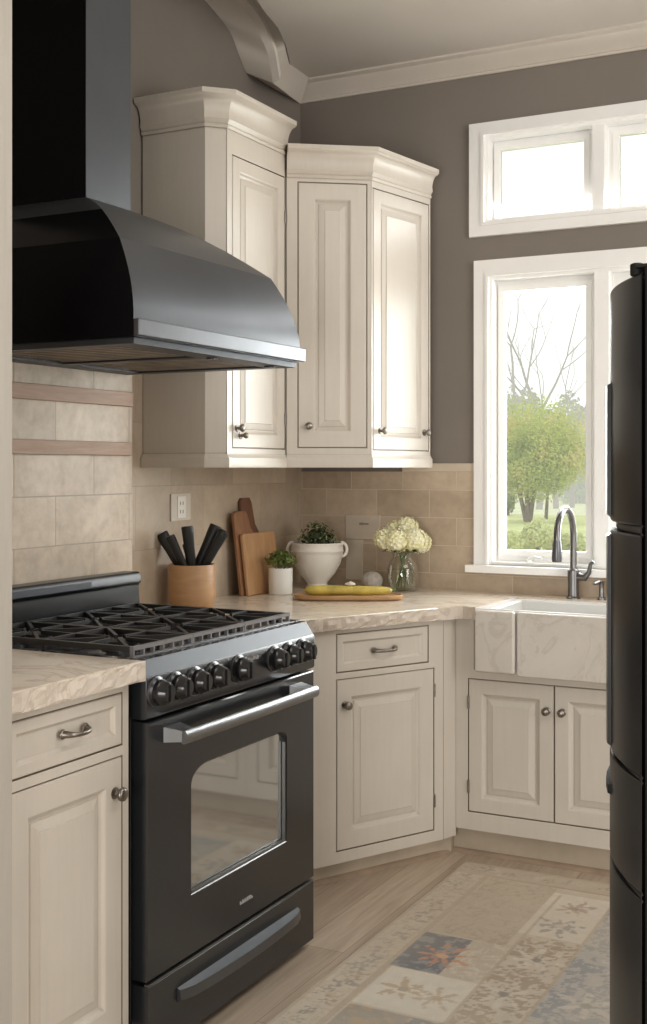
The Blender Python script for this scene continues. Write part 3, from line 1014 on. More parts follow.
# angled corner unit
t = thing('wall_cabinet', (-2.15, 4.15, 1.39), 'angled cream corner wall cabinet with two doors nearest the window', 'cabinet', None)
P0, P1, P2 = (-2.160, 3.856), (-1.905, 4.04), (-1.83, 4.427)
P3 = (-1.878, 4.540)
mb = MB()
def inset(p, q, dd):
    d_ = Vector((q[0] - p[0], q[1] - p[1])).normalized()
    return Vector((-d_.y, d_.x)) * dd
i1 = inset(P0, P1, 0.021); i2 = inset(P1, P2, 0.021)
body_poly = [(XW + 0.007, 3.857), (-2.175, 3.857), (P0[0] + i1.x * 0.6, P0[1] + abs(i1.y) * 0.6 + 0.004), (P1[0] + i2.x * 1.0, P1[1] + 0.012), (P2[0] + i2.x, P2[1] + i2.y), (P3[0] - 0.004, P3[1]), (XW + 0.007, 4.540)]
mb.prism(body_poly, 1.39, 2.55)
a1 = math.degrees(math.atan2(P1[1] - P0[1], P1[0] - P0[0])); l1 = math.hypot(P1[0] - P0[0], P1[1] - P0[1])
a2 = math.degrees(math.atan2(P2[1] - P1[1], P2[0] - P1[0])); l2 = math.hypot(P2[0] - P1[0], P2[1] - P1[1])
M1, M2 = frame_m(P0[0], P0[1], a1), frame_m(P1[0], P1[1], a2)
mb.M = M1
face_frame(mb, 0, l1, 1.39, 2.56, [(0.040, l1 - 0.014, 1.456, 2.434)])
mb.M = M2
face_frame(mb, 0, l2, 1.39, 2.56, [(0.008, l2 - 0.010, 1.448, 2.423)])
mb.M = Matrix.Identity(4)
mb.add([(P2[0], P2[1], 1.39), (P3[0], P3[1], 1.39), (P3[0], P3[1], 2.56), (P2[0], P2[1], 2.56)], [(0, 1, 2, 3)])
mb.build('carcass', M['cab'], t)
d = raised_door(M1, 0.043, l1 - 0.017, 1.459, 2.431, 'door', t, stile=0.062)
knob(M1, 0.080, 1.537, d)
d = raised_door(M2, 0.011, l2 - 0.013, 1.451, 2.420, 'door', t, stile=0.05)
knob(M2, 0.055, 1.522, d)
knob(M2, l2 - 0.045, 1.522, d)
mb = MB()
cab_crown(mb, [P0, P1, P2], 2.468, 2.560, 0.050, ends={2: (0.75, 0.08)})
mb.build('crown_moulding', M['cab'], t, 30)
mb = MB()
light_rail(mb, [P0, P1, P2], 1.385, 1.432, ends={2: (0.75, 0.08)})
mb.build('light_rail', M['cab'], t, 30)

# ------------------------------------------------------------------ base cabinets at the corner
A, B, C = (-1.84, 3.53), (-1.60, 3.99), (-1.577, 4.052)
aD = math.degrees(math.atan2(B[1] - A[1], B[0] - A[0])); lD = math.hypot(B[0] - A[0], B[1] - A[1])
MD = frame_m(A[0], A[1], aD)
t = thing('corner_base_cabinet', (-2.1, 3.9, 0), 'angled cream corner base cabinet with one drawer over one door', 'cabinet')
mb = MB()
dv = Vector((B[0] - A[0], B[1] - A[1])).normalized()
inn = Vector((-dv.y, dv.x))
def dpt(u, y):
    return (A[0] + dv.x * u + inn.x * y, A[1] + dv.y * u + inn.y * y)
uS = -(A[1] - 3.096) / dv.y
pl = [(XW + 0.013, 3.096), (dpt(uS, 0)[0] - 0.022, 3.096), dpt(-0.02, 0.021), dpt(lD - 0.004, 0.021), (C[0] - 0.022, C[1] + 0.01), (-1.60, 4.07), (-1.60, 4.535), (XW + 0.013, 4.535)]
mb.prism(pl, 0.09, 0.846)
pk = [(XW + 0.013, 3.096), (dpt(uS, 0)[0] - 0.03, 3.096), dpt(-0.02, 0.03), dpt(lD - 0.004, 0.03), (-1.597, 4.060), (-1.597, 4.535), (XW + 0.013, 4.535)]
mb.M = MD
holes = [(0.052, 0.478, 0.106, 0.680), (0.046, 0.455, 0.700, 0.830)]
face_frame(mb, uS + 0.03, lD, 0.067, 0.846, [(0.052, 0.478, 0.106, 0.680), (0.052, 0.452, 0.700, 0.832)])
mb.build('carcass', M['cab'], t)
d = raised_door(MD, 0.055, 0.475, 0.109, 0.677, 'door', t, stile=0.062)
knob(MD, 0.088, 0.592, d, 0.015)
hinge(MD, 0.477, 0.60, t); hinge(MD, 0.477, 0.21, t)
d = flat_drawer(MD, 0.055, 0.449, 0.703, 0.829, 'drawer', t)
bow_pull(MD, 0.255, 0.764, d, 0.045)
mb = MB()
lp = math.hypot(C[0] - B[0], C[1] - B[1]); ap = math.degrees(math.atan2(C[1] - B[1], C[0] - B[0]))
mb.M = frame_m(B[0], B[1], ap)
mb.box(0.001, lp, -0.004, 0.02, 0.067, 0.846)
mb.build('filler_panel', M['cab'], t, bevel=0.002)
mb = MB()
mb.prism(pk, 0.0, 0.089)
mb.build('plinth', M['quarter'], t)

t = thing('sink_base_cabinet', (-1.2, 4.3, 0), 'cream base cabinet with two doors under the marble sink', 'cabinet')
MS = frame_m(-1.575, 4.05, 0)
SW = 0.725
mb = MB(MS)
mb.box(0.0, SW, 0.021, 0.485, 0.10, 0.655)
face_frame(mb, 0.0, 0.062, 0.097, 0.846, [])
face_frame(mb, 0.062, SW, 0.097, 0.668, [(0.048 + 0.0, 0.360, 0.160, 0.634), (0.3669, 0.678, 0.160, 0.634)] if False else [])
mb2 = MB(MS)
mb = MB(MS)
mb.box(0.0, SW, 0.021, 0.485, 0.10, 0.655)
face_frame(mb, 0.0, SW, 0.097, 0.846, [(0.048, 0.677, 0.160, 0.636), (0.070, 0.660, 0.668, 0.846)])
mb.build('carcass', M['cab'], t)
d = raised_door(MS, 0.051, 0.3605, 0.163, 0.633, 'door', t, stile=0.052)
knob(MS, 0.337, 0.545, d)
d = raised_door(MS, 0.3645, 0.674, 0.163, 0.633, 'door', t, stile=0.052)
knob(MS, 0.3645 + 0.028, 0.545, d)
hinge(MS, 0.0495, 0.25, t); hinge(MS, 0.0495, 0.55, t)
mb = MB(MS)
mb.box(-0.02, SW, 0.035, 0.48, 0.0, 0.099)
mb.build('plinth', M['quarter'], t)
t = thing('drawer_base_cabinet', (-0.4, 4.3, 0), 'cream base cabinet right of the marble sink, behind the refrigerator', 'cabinet')
M5 = frame_m(-0.849, 4.05, 0)
mb = MB(M5)
mb.box(0, 1.14, 0.021, 0.485, 0.10, 0.846)
face_frame(mb, 0, 1.14, 0.097, 0.846, [(0.04, 0.55, 0.16, 0.81), (0.59, 1.10, 0.16, 0.81)])
mb.build('carcass', M['cab'], t)
for k in range(2):
    d = raised_door(M5, 0.043 + 0.55 * k, 0.547 + 0.55 * k, 0.163, 0.807, 'door', t)
    knob(M5, (0.51 if k == 0 else 0.63), 0.72, d)
mb = MB(M5)
mb.box(0, 1.14, 0.035, 0.48, 0, 0.099)
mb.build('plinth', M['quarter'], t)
# shoe moulding at the floor
mb = MB()
q0 = dpt(uS + 0.04, 0.03); q1 = dpt(lD - 0.004, 0.03)
mb.sweep([q0, q1, (C[0] - 0.030, 4.085), (0.29, 4.085)], [(0, 0), (0.016, 0), (0.015, 0.008), (0.010, 0.014), (0, 0.017)])
struct(mb.build('baseboard_back', M['floor_trim'], None, 40), 'brown shoe moulding along the cabinet bases')

# counter with a notch for the sink
on = Vector((dv.y, -dv.x)) * 0.030
A_ = dpt(uS, 0)
e0 = (A_[0] + on.x - 0.0, 3.094)
SXL, SXR, SYB = -1.484, -0.918, 4.385
cpts = [(XW + 0.008, 3.094), (e0[0] + 0.013, 3.094), (B[0] + on.x - 0.012, B[1] + on.y - 0.024), (B[0] + on.x + 0.004, B[1] + on.y + 0.004), (-1.553, 4.012), (-1.538, 4.026), (-1.520, 4.022), (SXL, 4.004), (SXL, SYB), (SXR, SYB), (SXR, 4.02), (0.29, 4.02), (0.29, YW - 0.009), (XW + 0.008, YW - 0.009)]
counter('stone_countertop', cpts, 0.848, CZ, 'long beige marble countertop running round the corner to the sink', 0.007, 5, [1, 2, 3, 4, 5, 6, 10])

# ------------------------------------------------------------------ sink
t = thing('farmhouse_sink', (-1.21, 4.19, 0.66), 'veined marble apron front sink below the tall window', 'sink')
SZ = 0.890
bx0, bx1, by0, by1 = -1.425, -0.975, 4.035, 4.345
mb = MB()
lo = lambda x0, x1, y0_, y1_, z: [(x0, y0_, z), (x1, y0_, z), (x1, y1_, z), (x0, y1_, z)]
mb.loops([lo(SXL + 0.002, SXR - 0.002, 4.012, SYB - 0.002, 0.672), lo(SXL + 0.002, SXR - 0.002, 4.012, SYB - 0.002, SZ - 0.004), lo(SXL + 0.005, SXR - 0.005, 4.015, SYB - 0.005, SZ),
          lo(bx0 - 0.006, bx1 + 0.006, by0 - 0.006, by1 + 0.006, SZ), lo(bx0, bx1, by0, by1, SZ - 0.006), lo(bx0 + 0.012, bx1 - 0.012, by0 + 0.012, by1 - 0.012, SZ - 0.19)], True, True, True)
mb.build('basin', M['basin'], t)
mb = MB()
mb.lathe([(0.03, 0), (0.03, 0.003), (0.022, 0.004), (0.02, 0.001)], (-1.2, 4.19, SZ - 0.19), 20)
mb.build('drain', M['chrome'], t, 40)
mb = MB().box(-1.3295, SXR - 0.002, 3.992, 4.0125, 0.664, SZ - 0.004)
mb.build('apron', M['sinkstone'], t, bevel=0.006)
mb = MB().box(SXL + 0.002, -1.3345, 3.985, 4.0125, 0.670, SZ - 0.003)
mb.build('apron_end_block', M['sinkstone'], t, bevel=0.009)

t = thing('kitchen_faucet', (-1.262, 4.46, CZ), 'grey gooseneck pull-down faucet behind the sink', 'faucet')
fx, fy = -1.262, 4.462
mb = MB()
mb.lathe([(0.027, 0.0), (0.027, 0.004), (0.021, 0.008), (0.020, 0.05), (0.022, 0.085), (0.022, 0.105), (0.015, 0.112)], (fx, fy, CZ), 22)
mb.build('body', M['chrome'], t, 40)
mb = MB()
pts = [(fx, fy, CZ + 0.10), (fx, fy, CZ + 0.24)]
for k in range(1, 15):
    a = math.pi * k / 14
    pts.append((fx - 0.004 * k / 14, fy - 0.1 + 0.1 * math.cos(a), CZ + 0.24 + 0.098 * math.sin(a)))
pts.append((fx - 0.004, fy - 0.2, CZ + 0.225))
mb.tube(pts, 0.0125, 14)
mb.build('spout', M['chrome'], t, 40)
mb = MB()
mb.tube([(fx - 0.004, fy - 0.2, CZ + 0.228), (fx - 0.004, fy - 0.2, CZ + 0.215), (fx - 0.004, fy - 0.2, CZ + 0.16), (fx - 0.004, fy - 0.2, CZ + 0.15)], [0.0135, 0.0165, 0.019, 0.017], 16)
mb.build('spray_head', M['steel_dark'], t, 40)
mb = MB()
mb.tube([(fx + 0.012, fy, CZ + 0.085), (fx + 0.045, fy - 0.006, CZ + 0.080), (fx + 0.062, fy - 0.012, CZ + 0.10), (fx + 0.070, fy - 0.016, CZ + 0.132), (fx + 0.082, fy - 0.02, CZ + 0.143)], [0.016, 0.014, 0.009, 0.007, 0.006], 12)
mb.build('lever', M['chrome'], t, 40)
t = thing('soap_dispenser', (-1.155, 4.46, CZ), 'small chrome soap pump right of the faucet by the fridge', 'soap dispenser')
mb = MB()
mb.lathe([(0.017, 0.0), (0.017, 0.005), (0.010, 0.010), (0.009, 0.045)], (-1.155, 4.46, CZ), 16)
mb.build('base', M['chrome'], t, 40)
mb = MB()
mb.tube([(-1.155, 4.46, CZ + 0.04), (-1.155, 4.46, CZ + 0.062), (-1.16, 4.445, CZ + 0.068), (-1.17, 4.41, CZ + 0.062)], [0.008, 0.010, 0.008, 0.006], 10)
mb.build('nozzle', M['chrome'], t, 40)

# ------------------------------------------------------------------ refrigerator
t = thing('refrigerator', (-0.1, 2.46, 0), 'tall black refrigerator with bowed doors at the right edge', 'refrigerator')
FY0, FY1 = 2.035, 2.90
FXF = -0.455
mb = MB().box(FXF, 0.27, FY0, FY1, 0.04, 1.722)
mb.build('body', M['fridge_side'], t, bevel=0.004)
mb = MB().box(FXF + 0.05, 0.25, FY0 + 0.02, FY1 - 0.02, 0.0, 0.04)
mb.build('base', M['dark_recess'], t)
def bow_front(z0, z1, mat, name, xin=0.006, back=0.0):
    """door with a front that bulges outwards towards -X and round vertical edges"""
    N = 28
    mb = MB()
    pl_ = []
    for k in range(N + 1):
        s = -1 + 2 * k / N
        y = (FY0 + FY1) / 2 + s * (FY1 - FY0) / 2
        dpx = 0.004 + 0.130 * (1 - abs(s) ** 2.6)
        pl_.append((FXF - dpx + back * (1 - abs(s) ** 6), y))
    lp_ = lambda z, e: [(x + e if True else x, y) for x, y in pl_]
    L = []
    for z, e in ((z0, 0.003), (z0 + 0.002, 0.001), (z0 + 0.004, 0.0), (z1 - 0.004, 0.0), (z1 - 0.002, 0.001), (z1, 0.003)):
        L.append([(x + e, y, z) for x, y in pl_] + [(FXF - xin, FY1 - 0.001, z), (FXF - xin, FY0 + 0.001, z)])
    mb.loops(L, True, True, True)
    return mb.build(name, M[mat], t, 30)
d1 = bow_front(1.288, 1.712, 'fridge', 'door')
d2 = bow_front(0.868, 1.272, 'fridge', 'door')
d3 = bow_front(0.672, 0.858, 'fridge_low', 'drawer')
d4 = bow_front(0.30, 0.660, 'fridge_low', 'drawer')
bow_front(0.06, 0.292, 'fridge_side', 'kick_panel', 0.006)
bow_front(1.2725, 1.2875, 'black_matte', 'door_gap_strip', back=0.012)
bow_front(0.8585, 0.8675, 'black_matte', 'door_gap_strip', back=0.012)
bow_front(0.6605, 0.6715, 'black_matte', 'door_gap_strip', back=0.012)
mb = MB()
mb.box(FXF - 0.02, FXF + 0.05, FY0 + 0.012, FY0 + 0.09, 1.7225, 1.730)
mb.lathe([(0.012, 0.0), (0.012, 0.022)], (FXF - 0.02, FY0 + 0.035, 1.712), 14)
mb.build('hinge_cover', M['fridge_side'], t, bevel=0.004)
def bow_x(y):
    q = abs((y - (FY0 + FY1) / 2) / ((FY1 - FY0) / 2))
    return FXF - 0.004 - 0.130 * (1 - q ** 2.6)
def handle(z0, z1, yc, mat, door_):
    """slim vertical grip hugging the bowed door"""
    mb = MB()
    L = []
    for y in (yc - 0.03, yc - 0.015, yc, yc + 0.015, yc + 0.03):
        x = bow_x(y)
        L.append([(x + 0.004, y, z0), (x - 0.007, y, z0 + 0.008), (x - 0.007, y, z1 - 0.008), (x + 0.004, y, z1)])
    mb.loops(L, True, True, True)
    return mb.build('handle', M[mat], door_, 40)
handle(1.292, 1.545, 2.235, 'black', d1)
handle(0.872, 1.268, 2.235, 'black', d2)
mb = MB()
L = []
for k in range(13):
    y = 2.20 + 0.55 * k / 12
    x = bow_x(y)
    L.append([(x + 0.004, y, 0.808), (x - 0.007, y, 0.806), (x - 0.007, y, 0.79), (x + 0.004, y, 0.786)])
mb.loops(L, True, True, True)
mb.build('handle', M['dark_recess'], d3, 40)

# ------------------------------------------------------------------ rug
def rug():
    X0, X1, Y0, Y1 = -1.512, -0.62, 1.55, 3.985
    st = 0.005
    nx, ny = int((X1 - X0) / st), int((Y1 - Y0) / st)
    xs = np.linspace(X0, X1, nx)
    ys = np.linspace(Y0, Y1, ny)
    X, Y = np.meshgrid(xs, ys)
    def vn(sc, seed):
        r = np.random.default_rng(seed)
        gx, gy = int((X1 - X0) / sc) + 3, int((Y1 - Y0) / sc) + 3
        g_ = r.random((gy, gx))
        u, v = (X - X0) / sc, (Y - Y0) / sc
        i, j = u.astype(int), v.astype(int)
        fu, fv = u - i, v - j
        fu, fv = fu * fu * (3 - 2 * fu), fv * fv * (3 - 2 * fv)
        return g_[j, i] * (1 - fu) * (1 - fv) + g_[j, i + 1] * fu * (1 - fv) + g_[j + 1, i] * (1 - fu) * fv + g_[j + 1, i + 1] * fu * fv
    lin = lambda c: np.array([(v / 255.0 / 12.92 if v / 255.0 <= 0.04045 else ((v / 255.0 + 0.055) / 1.055) ** 2.4) for v in c])
    CREAM, WHITE, TAN, BROWN, BLUE, NAVY, GREY, ORANGE, GOLD, ROSE = [lin(c) for c in ((196, 181, 158), (212, 202, 184), (176, 155, 126), (150, 126, 98), (140, 142, 146), (92, 98, 110), (128, 122, 116), (196, 128, 84), (178, 148, 100), (178, 150, 128))]
    C = np.tile(CREAM, (ny, nx, 1))
    def blend(mask, c, a=1.0):
        k = (mask.astype(float) * a)[..., None]
        C[:] = C * (1 - k) + c * k
    def rect(x0, x1, y0, y1):
        return (X > x0) & (X < x1) & (Y > y0) & (Y < y1)
    warp = (vn(0.05, 3) - 0.5)
    damn = np.abs(vn(0.030, 5) * 0.75 + vn(0.011, 25) * 0.25 - 0.5) < 0.05
    damn2 = np.abs(vn(0.022, 6) * 0.75 + vn(0.009, 26) * 0.25 - 0.5) < 0.06
    bl = vn(0.024, 8) * 0.65 + vn(0.010, 28) * 0.35 > 0.58
    brk = vn(0.012, 31)
    brk2 = vn(0.014, 32)
    def flower(cx, cy, r, petals, c, rot=0.0, a=0.9, ctr=None, within=None):
        dx, dy = X - cx, Y - cy
        rr_ = np.hypot(dx, dy)
        th = np.arctan2(dy, dx) + rot
        lobe = np.abs(np.cos(th * petals / 2.0))
        m = (rr_ < r * (0.22 + 0.78 * lobe ** 2.2) + warp * 0.04 + (brk - 0.5) * 0.03) & (brk2 > 0.30)
        if within is not None:
            m = m & within
        blend(m & (rr_ > r * 0.16), c, a)
        if ctr is not None:
            blend(rr_ < r * 0.2, ctr, a)
    # border
    for k in range(40):
        y = 1.60 + k * 0.0615
        x = -1.447 + 0.012 * math.sin(k * 2.1)
        flower(x, y, 0.030, 4 + (k % 3), [GREY, BROWN, GREY][k % 3], k * 0.9, 0.75, CREAM)
    blend(rect(X0, -1.375, Y0, Y1) & damn2, TAN, 0.6)
    blend(rect(-1.505, -1.494, Y0, Y1), TAN, 0.7)
    blend(rect(-1.397, -1.378, Y0, Y1), TAN, 0.85)
    # field patches
    F = {}
    def patch(x0, x1, y0, y1, base, m=None, c=None, a=0.7):
        k = rect(x0, x1, y0, y1)
        blend(k, base, 1.0)
        if m is not None:
            blend(k & m, c, a)
        return k
    patch(-1.375, -1.14, 3.325, 3.862, lin((186, 168, 142)), damn, lin((160, 140, 116)), 0.6)
    pk = patch(-1.385, -1.235, 3.055, 3.32, NAVY, bl, lin((150, 148, 146)), 0.6)
    patch(-1.235, -1.12, 3.055, 3.325, lin((190, 174, 150)), damn2, lin((206, 196, 178)), 0.7)
    patch(-1.375, -1.112, 2.80, 3.05, WHITE)
    patch(-1.375, -1.20, 2.50, 2.79, lin((150, 140, 128)), bl, GOLD, 0.8)
    patch(-1.20, -0.95, 2.45, 2.79, lin((124, 124, 126)), bl, CREAM, 0.7)
    patch(-1.14, -0.95, 3.44, 3.815, WHITE)
    patch(-1.112, -0.945, 2.80, 3.435, lin((168, 146, 118)), damn | bl, lin((208, 196, 176)), 0.75)
    patch(-0.94, -0.50, 2.90, 3.78, lin((142, 145, 150)), bl | damn2, lin((188, 182, 170)), 0.75)
    patch(-0.94, -0.50, 2.20, 2.88, WHITE, damn, TAN, 0.5)
    patch(-0.48, 0.0, 2.6, 3.80, TAN, damn, CREAM, 0.7)
    patch(-0.48, 0.0, 1.75, 2.58, BLUE, bl, CREAM, 0.7)
    patch(-1.375, -0.96, 1.75, 2.43, lin((170, 150, 122)), damn, CREAM, 0.7)
    patch(-0.94, -0.50, 1.75, 2.18, NAVY, bl, GREY, 0.7)
    for x in (-1.115, -0.944):
        blend(rect(x - 0.006, x + 0.006, 2.45, 3.80), TAN, 0.7)
    flower(-1.275, 3.175, 0.085, 9, ORANGE, 0.3, 0.85, lin((214, 160, 110)))
    flower(-1.285, 2.925, 0.072, 6, GOLD, 0.2, 0.75, BROWN)
    flower(-1.185, 2.915, 0.072, 7, lin((186, 166, 132)), 0.9, 0.8, GOLD)
    flower(-1.045, 3.70, 0.070, 8, ROSE, 0.2, 0.85, BROWN)
    flower(-1.045, 3.545, 0.078, 8, lin((120, 122, 124)), 0.5, 0.85, CREAM)
    flower(-1.03, 3.27, 0.075, 7, WHITE, 0.1, 0.75, GREY)
    flower(-1.04, 3.02, 0.080, 9, lin((206, 196, 178)), 0.8, 0.8, GREY)
    flower(-0.83, 3.05, 0.085, 6, lin((206, 200, 188)), 0.4, 0.75, GREY)
    flower(-0.78, 3.35, 0.085, 7, lin((200, 194, 182)), 0.4, 0.7, GREY)
    flower(-0.85, 3.62, 0.07, 7, lin((200, 194, 182)), 0.1, 0.7, NAVY)
    flower(-1.29, 2.66, 0.075, 5, GOLD, 0.4, 0.85, CREAM)
    flower(-1.08, 2.63, 0.075, 8, CREAM, 0.4, 0.8, ORANGE)
    # top border
    tb = rect(-1.50, X1, 3.862, 3.978)
    blend(tb, lin((180, 160, 134)), 0.8)
    for k in range(34):
        x = -1.46 + k * 0.046
        flower(x, 3.918 + 0.008 * math.sin(k * 1.7), 0.026, 4 + k % 3, [BROWN, GREY, CREAM][k % 3], k * 1.1, 0.7)
    blend(rect(-1.375, X1, 3.862, 3.872), BROWN, 0.6)
    blend(rect(X0, X1, 3.968, 3.975), TAN, 0.8)
    # wear
    wv = vn(0.18, 11) * 0.5 + vn(0.02, 12) * 0.5
    C[:] = C * (0.86 + 0.22 * wv)[..., None]
    wmask = np.clip((vn(0.25, 13) - 0.35) * 0.9, 0, 0.35)[..., None]
    C[:] = C * (1 - wmask) + lin((196, 182, 160)) * wmask
    g3 = C.mean(-1, keepdims=True)
    C[:] = ((C * 0.8 + g3 * 0.2) * 0.80 + lin((200, 192, 180)) * 0.20) * 1.18
    Z = 0.006 + 0.0008 * vn(0.01, 15)
    Z[0, :] = Z[-1, :] = 0.001
    Z[:, 0] = Z[:, -1] = 0.001
    verts = np.stack([X, Y, Z], -1).reshape(-1, 3)
    idx = np.arange(nx * ny).reshape(ny, nx)
    q = np.stack([idx[:-1, :-1], idx[:-1, 1:], idx[1:, 1:], idx[1:, :-1]], -1).reshape(-1, 4)
    me = bpy.data.meshes.new('area_rug')
    me.vertices.add(len(verts)); me.vertices.foreach_set('co', verts.ravel())
    me.loops.add(q.size); me.loops.foreach_set('vertex_index', q.ravel().astype(np.int32))
    me.polygons.add(len(q)); me.polygons.foreach_set('loop_start', np.arange(0, q.size, 4, dtype=np.int32))
    me.update(); me.validate()
    at = me.color_attributes.new('weave', 'FLOAT_COLOR', 'POINT')
    at.data.foreach_set('color', np.concatenate([C.reshape(-1, 3), np.ones((nx * ny, 1))], 1).ravel().astype(np.float32))
    me.polygons.foreach_set('use_smooth', [True] * len(me.polygons))
    m, nt, b, out = nmat('faded_patchwork_weave')
    ca = nt.nodes.new('ShaderNodeVertexColor'); ca.layer_name = 'weave'
    n_ = noise(nt, coords(nt), 320, 2)
    nt.links.new(mixrgb(nt, 1.0, ca.outputs[0], ramp(nt, n_, [(0.3, 0.86), (0.7, 1.08)]), 'MULTIPLY'), b.inputs['Base Color'])
    b.inputs['Roughness'].default_value = 0.95
    b.inputs['Specular IOR Level'].default_value = 0.1
    bump(nt, b, n_, 0.3, 0.002)
    me.materials.append(m)
    o = bpy.data.objects.new('area_rug', me)
    COL.objects.link(o)
    centre_origin(o)
    tag(o, 'faded patchwork rug of floral squares on the wooden floor', 'rug')
rug()

# ------------------------------------------------------------------ things on the counter
cr = Vector((math.cos(YAW), math.sin(YAW), 0))       # towards the right of the photograph
fw = Vector((-math.sin(YAW), math.cos(YAW), 0))

# wooden crock with knives
kx, ky = -2.366, 3.545
o = MB().lathe([(0.060, 0.0), (0.072, 0.004), (0.080, 0.018), (0.083, 0.045), (0.083, 0.150), (0.081, 0.153), (0.077, 0.153), (0.075, 0.148), (0.075, 0.03), (0.0, 0.028)], (kx, ky, CZ), 40, True, False).build('utensil_crock', M['crock'], None, 40)
centre_origin(o)
tag(o, 'round light wooden crock holding black handled knives', 'utensil holder')
KN = [(-0.045, 0.010, -30, 0.0, 0.0175, 0.100, 'black knife handle leaning furthest left in the wooden crock'),
      (-0.026, -0.030, -24, 8, 0.0135, 0.090, 'black knife handle just right of the leftmost one in the crock'),
      (-0.004, 0.012, -14, -6, 0.0120, 0.060, 'short black handle low in the middle of the crock'),
      (0.000, -0.020, -6, 4, 0.0165, 0.108, 'upright black knife handle in the middle of the crock'),
      (0.022, 0.020, 24, 0, 0.0175, 0.118, 'black handle leaning right, second from right in the crock'),
      (0.046, -0.010, 30, 6, 0.0150, 0.110, 'speckled black handle leaning furthest right in the crock')]
for i, (du, dvv, tilt, pitch, r, L, lab) in enumerate(KN):
    base = Vector((kx, ky, CZ + 0.150)) + cr * du + fw * dvv
    Rm = Matrix.Translation(base) @ Matrix.Rotation(YAW, 4, 'Z') @ Matrix.Rotation(R(tilt), 4, 'Y') @ Matrix.Rotation(R(pitch), 4, 'X')
    L *= 1.28; r *= 1.18
    t = thing('kitchen_knife', tuple(base), lab, 'knife', 'black handled knives in the wooden crock')
    mb = MB(Rm)
    Lp = []
    for z, k in ((-0.012, 0.80), (0.0, 0.86), (0.02, 0.92), (L * 0.5, 0.95), (L * 0.85, 1.08), (L - 0.004, 1.08), (L, 0.96)):
        Lp.append([(r * k * math.cos(a) * 1.0, r * k * 0.72 * math.sin(a), z) for a in [2 * math.pi * q / 14 for q in range(14)]])
    mb.loops(Lp, True, True, True)
    mb.build('handle', M['knife'], t, 50)
    mb = MB(Rm)
    inn_l = 0.055
    mb.loops([[(-r * 0.55, -0.001, -0.012), (r * 0.55, -0.001, -0.012), (r * 0.55, 0.001, -0.012), (-r * 0.55, 0.001, -0.012)], [(-r * 0.15, -0.0008, -inn_l), (r * 0.35, -0.0008, -inn_l), (r * 0.35, 0.0008, -inn_l), (-r * 0.15, 0.0008, -inn_l)]], True, True, True)
    mb.build('blade', M['steel'], t)

# cutting boards leaning on the left wall
def board(name, yc, w, h, xb, mat, lab, tilt=-7, shape='square', th=0.014):
    Rm = Matrix.Translation((xb, yc, CZ + 0.0005)) @ Matrix.Rotation(R(tilt), 4, 'Y')
    mb = MB(Rm)
    if shape == 'square':
        pl_ = [(-w / 2, 0), (w / 2, 0), (w / 2, h - 0.008), (w / 2 - 0.008, h), (-w / 2 + 0.008, h), (-w / 2, h - 0.008)]
    elif shape == 'slant':
        pl_ = [(-w / 2, 0), (w / 2, 0), (w / 2, h - 0.11), (w * 0.18, h - 0.07), (w * 0.10, h - 0.015), (w * 0.02, h), (-w * 0.40, h), (-w / 2, h - 0.014)]
    else:
        pl_ = [(-w / 2, 0), (w / 2, 0), (w / 2, h - 0.15), (w * 0.32, h - 0.105), (w * 0.26, h - 0.02), (w * 0.20, h), (-w * 0.16, h), (-w * 0.24, h - 0.015), (-w * 0.26, h - 0.10), (-w / 2, h - 0.15)]
    mb.loops([[(-th / 2, y, z) for y, z in pl_], [(th / 2, y, z) for y, z in pl_]], True, True, True)
    o = mb.build(name, M[mat], None, bevel=0.003)
    centre_origin(o)
    tag(o, lab, 'cutting board')
    return o
board('cutting_board', 4.075, 0.25, 0.238, -2.385, 'board_light', 'light maple square cutting board, front of the three leaning on the wall')
board('cutting_board', 4.020, 0.17, 0.325, -2.404, 'board_mid', 'reddish brown cutting board in the middle of the three leaning boards', shape='slant')
board('cutting_board', 4.065, 0.17, 0.375, -2.423, 'board_dark', 'dark walnut paddle board, tallest and rearmost of the three leaning boards', shape='paddle')

def leafball(name, c, rad, n, size, mat, parent, seed, zsq=0.8, up=True, ell=(1, 1)):
    rr = random.Random(seed)
    mb = MB()
    for _ in range(n):
        a = rr.uniform(0, 2 * math.pi); zz = rr.uniform(-0.15 if up else -1, 1)
        q = math.sqrt(max(0, 1 - zz * zz))
        k = rr.uniform(0.45, 1.0)
        p = Vector((c[0] + rad * ell[0] * k * q * math.cos(a), c[1] + rad * ell[1] * k * q * math.sin(a), c[2] + rad * zsq * k * zz))
        nrm = Vector((q * math.cos(a) + rr.uniform(-.6, .6), q * math.sin(a) + rr.uniform(-.6, .6), zz + rr.uniform(-.5, .6))).normalized()
        tn = nrm.cross(Vector((rr.uniform(-1, 1), rr.uniform(-1, 1), rr.uniform(-1, 1)))).normalized()
        bt = nrm.cross(tn)
        s = size * rr.uniform(0.6, 1.25)
        mb.add([tuple(p - tn * s), tuple(p + bt * s * 0.5 + nrm * s * 0.12), tuple(p + tn * s), tuple(p - bt * s * 0.5 + nrm * s * 0.12)], [(0, 1, 2, 3)])
    return mb.build(name, M[mat], parent)

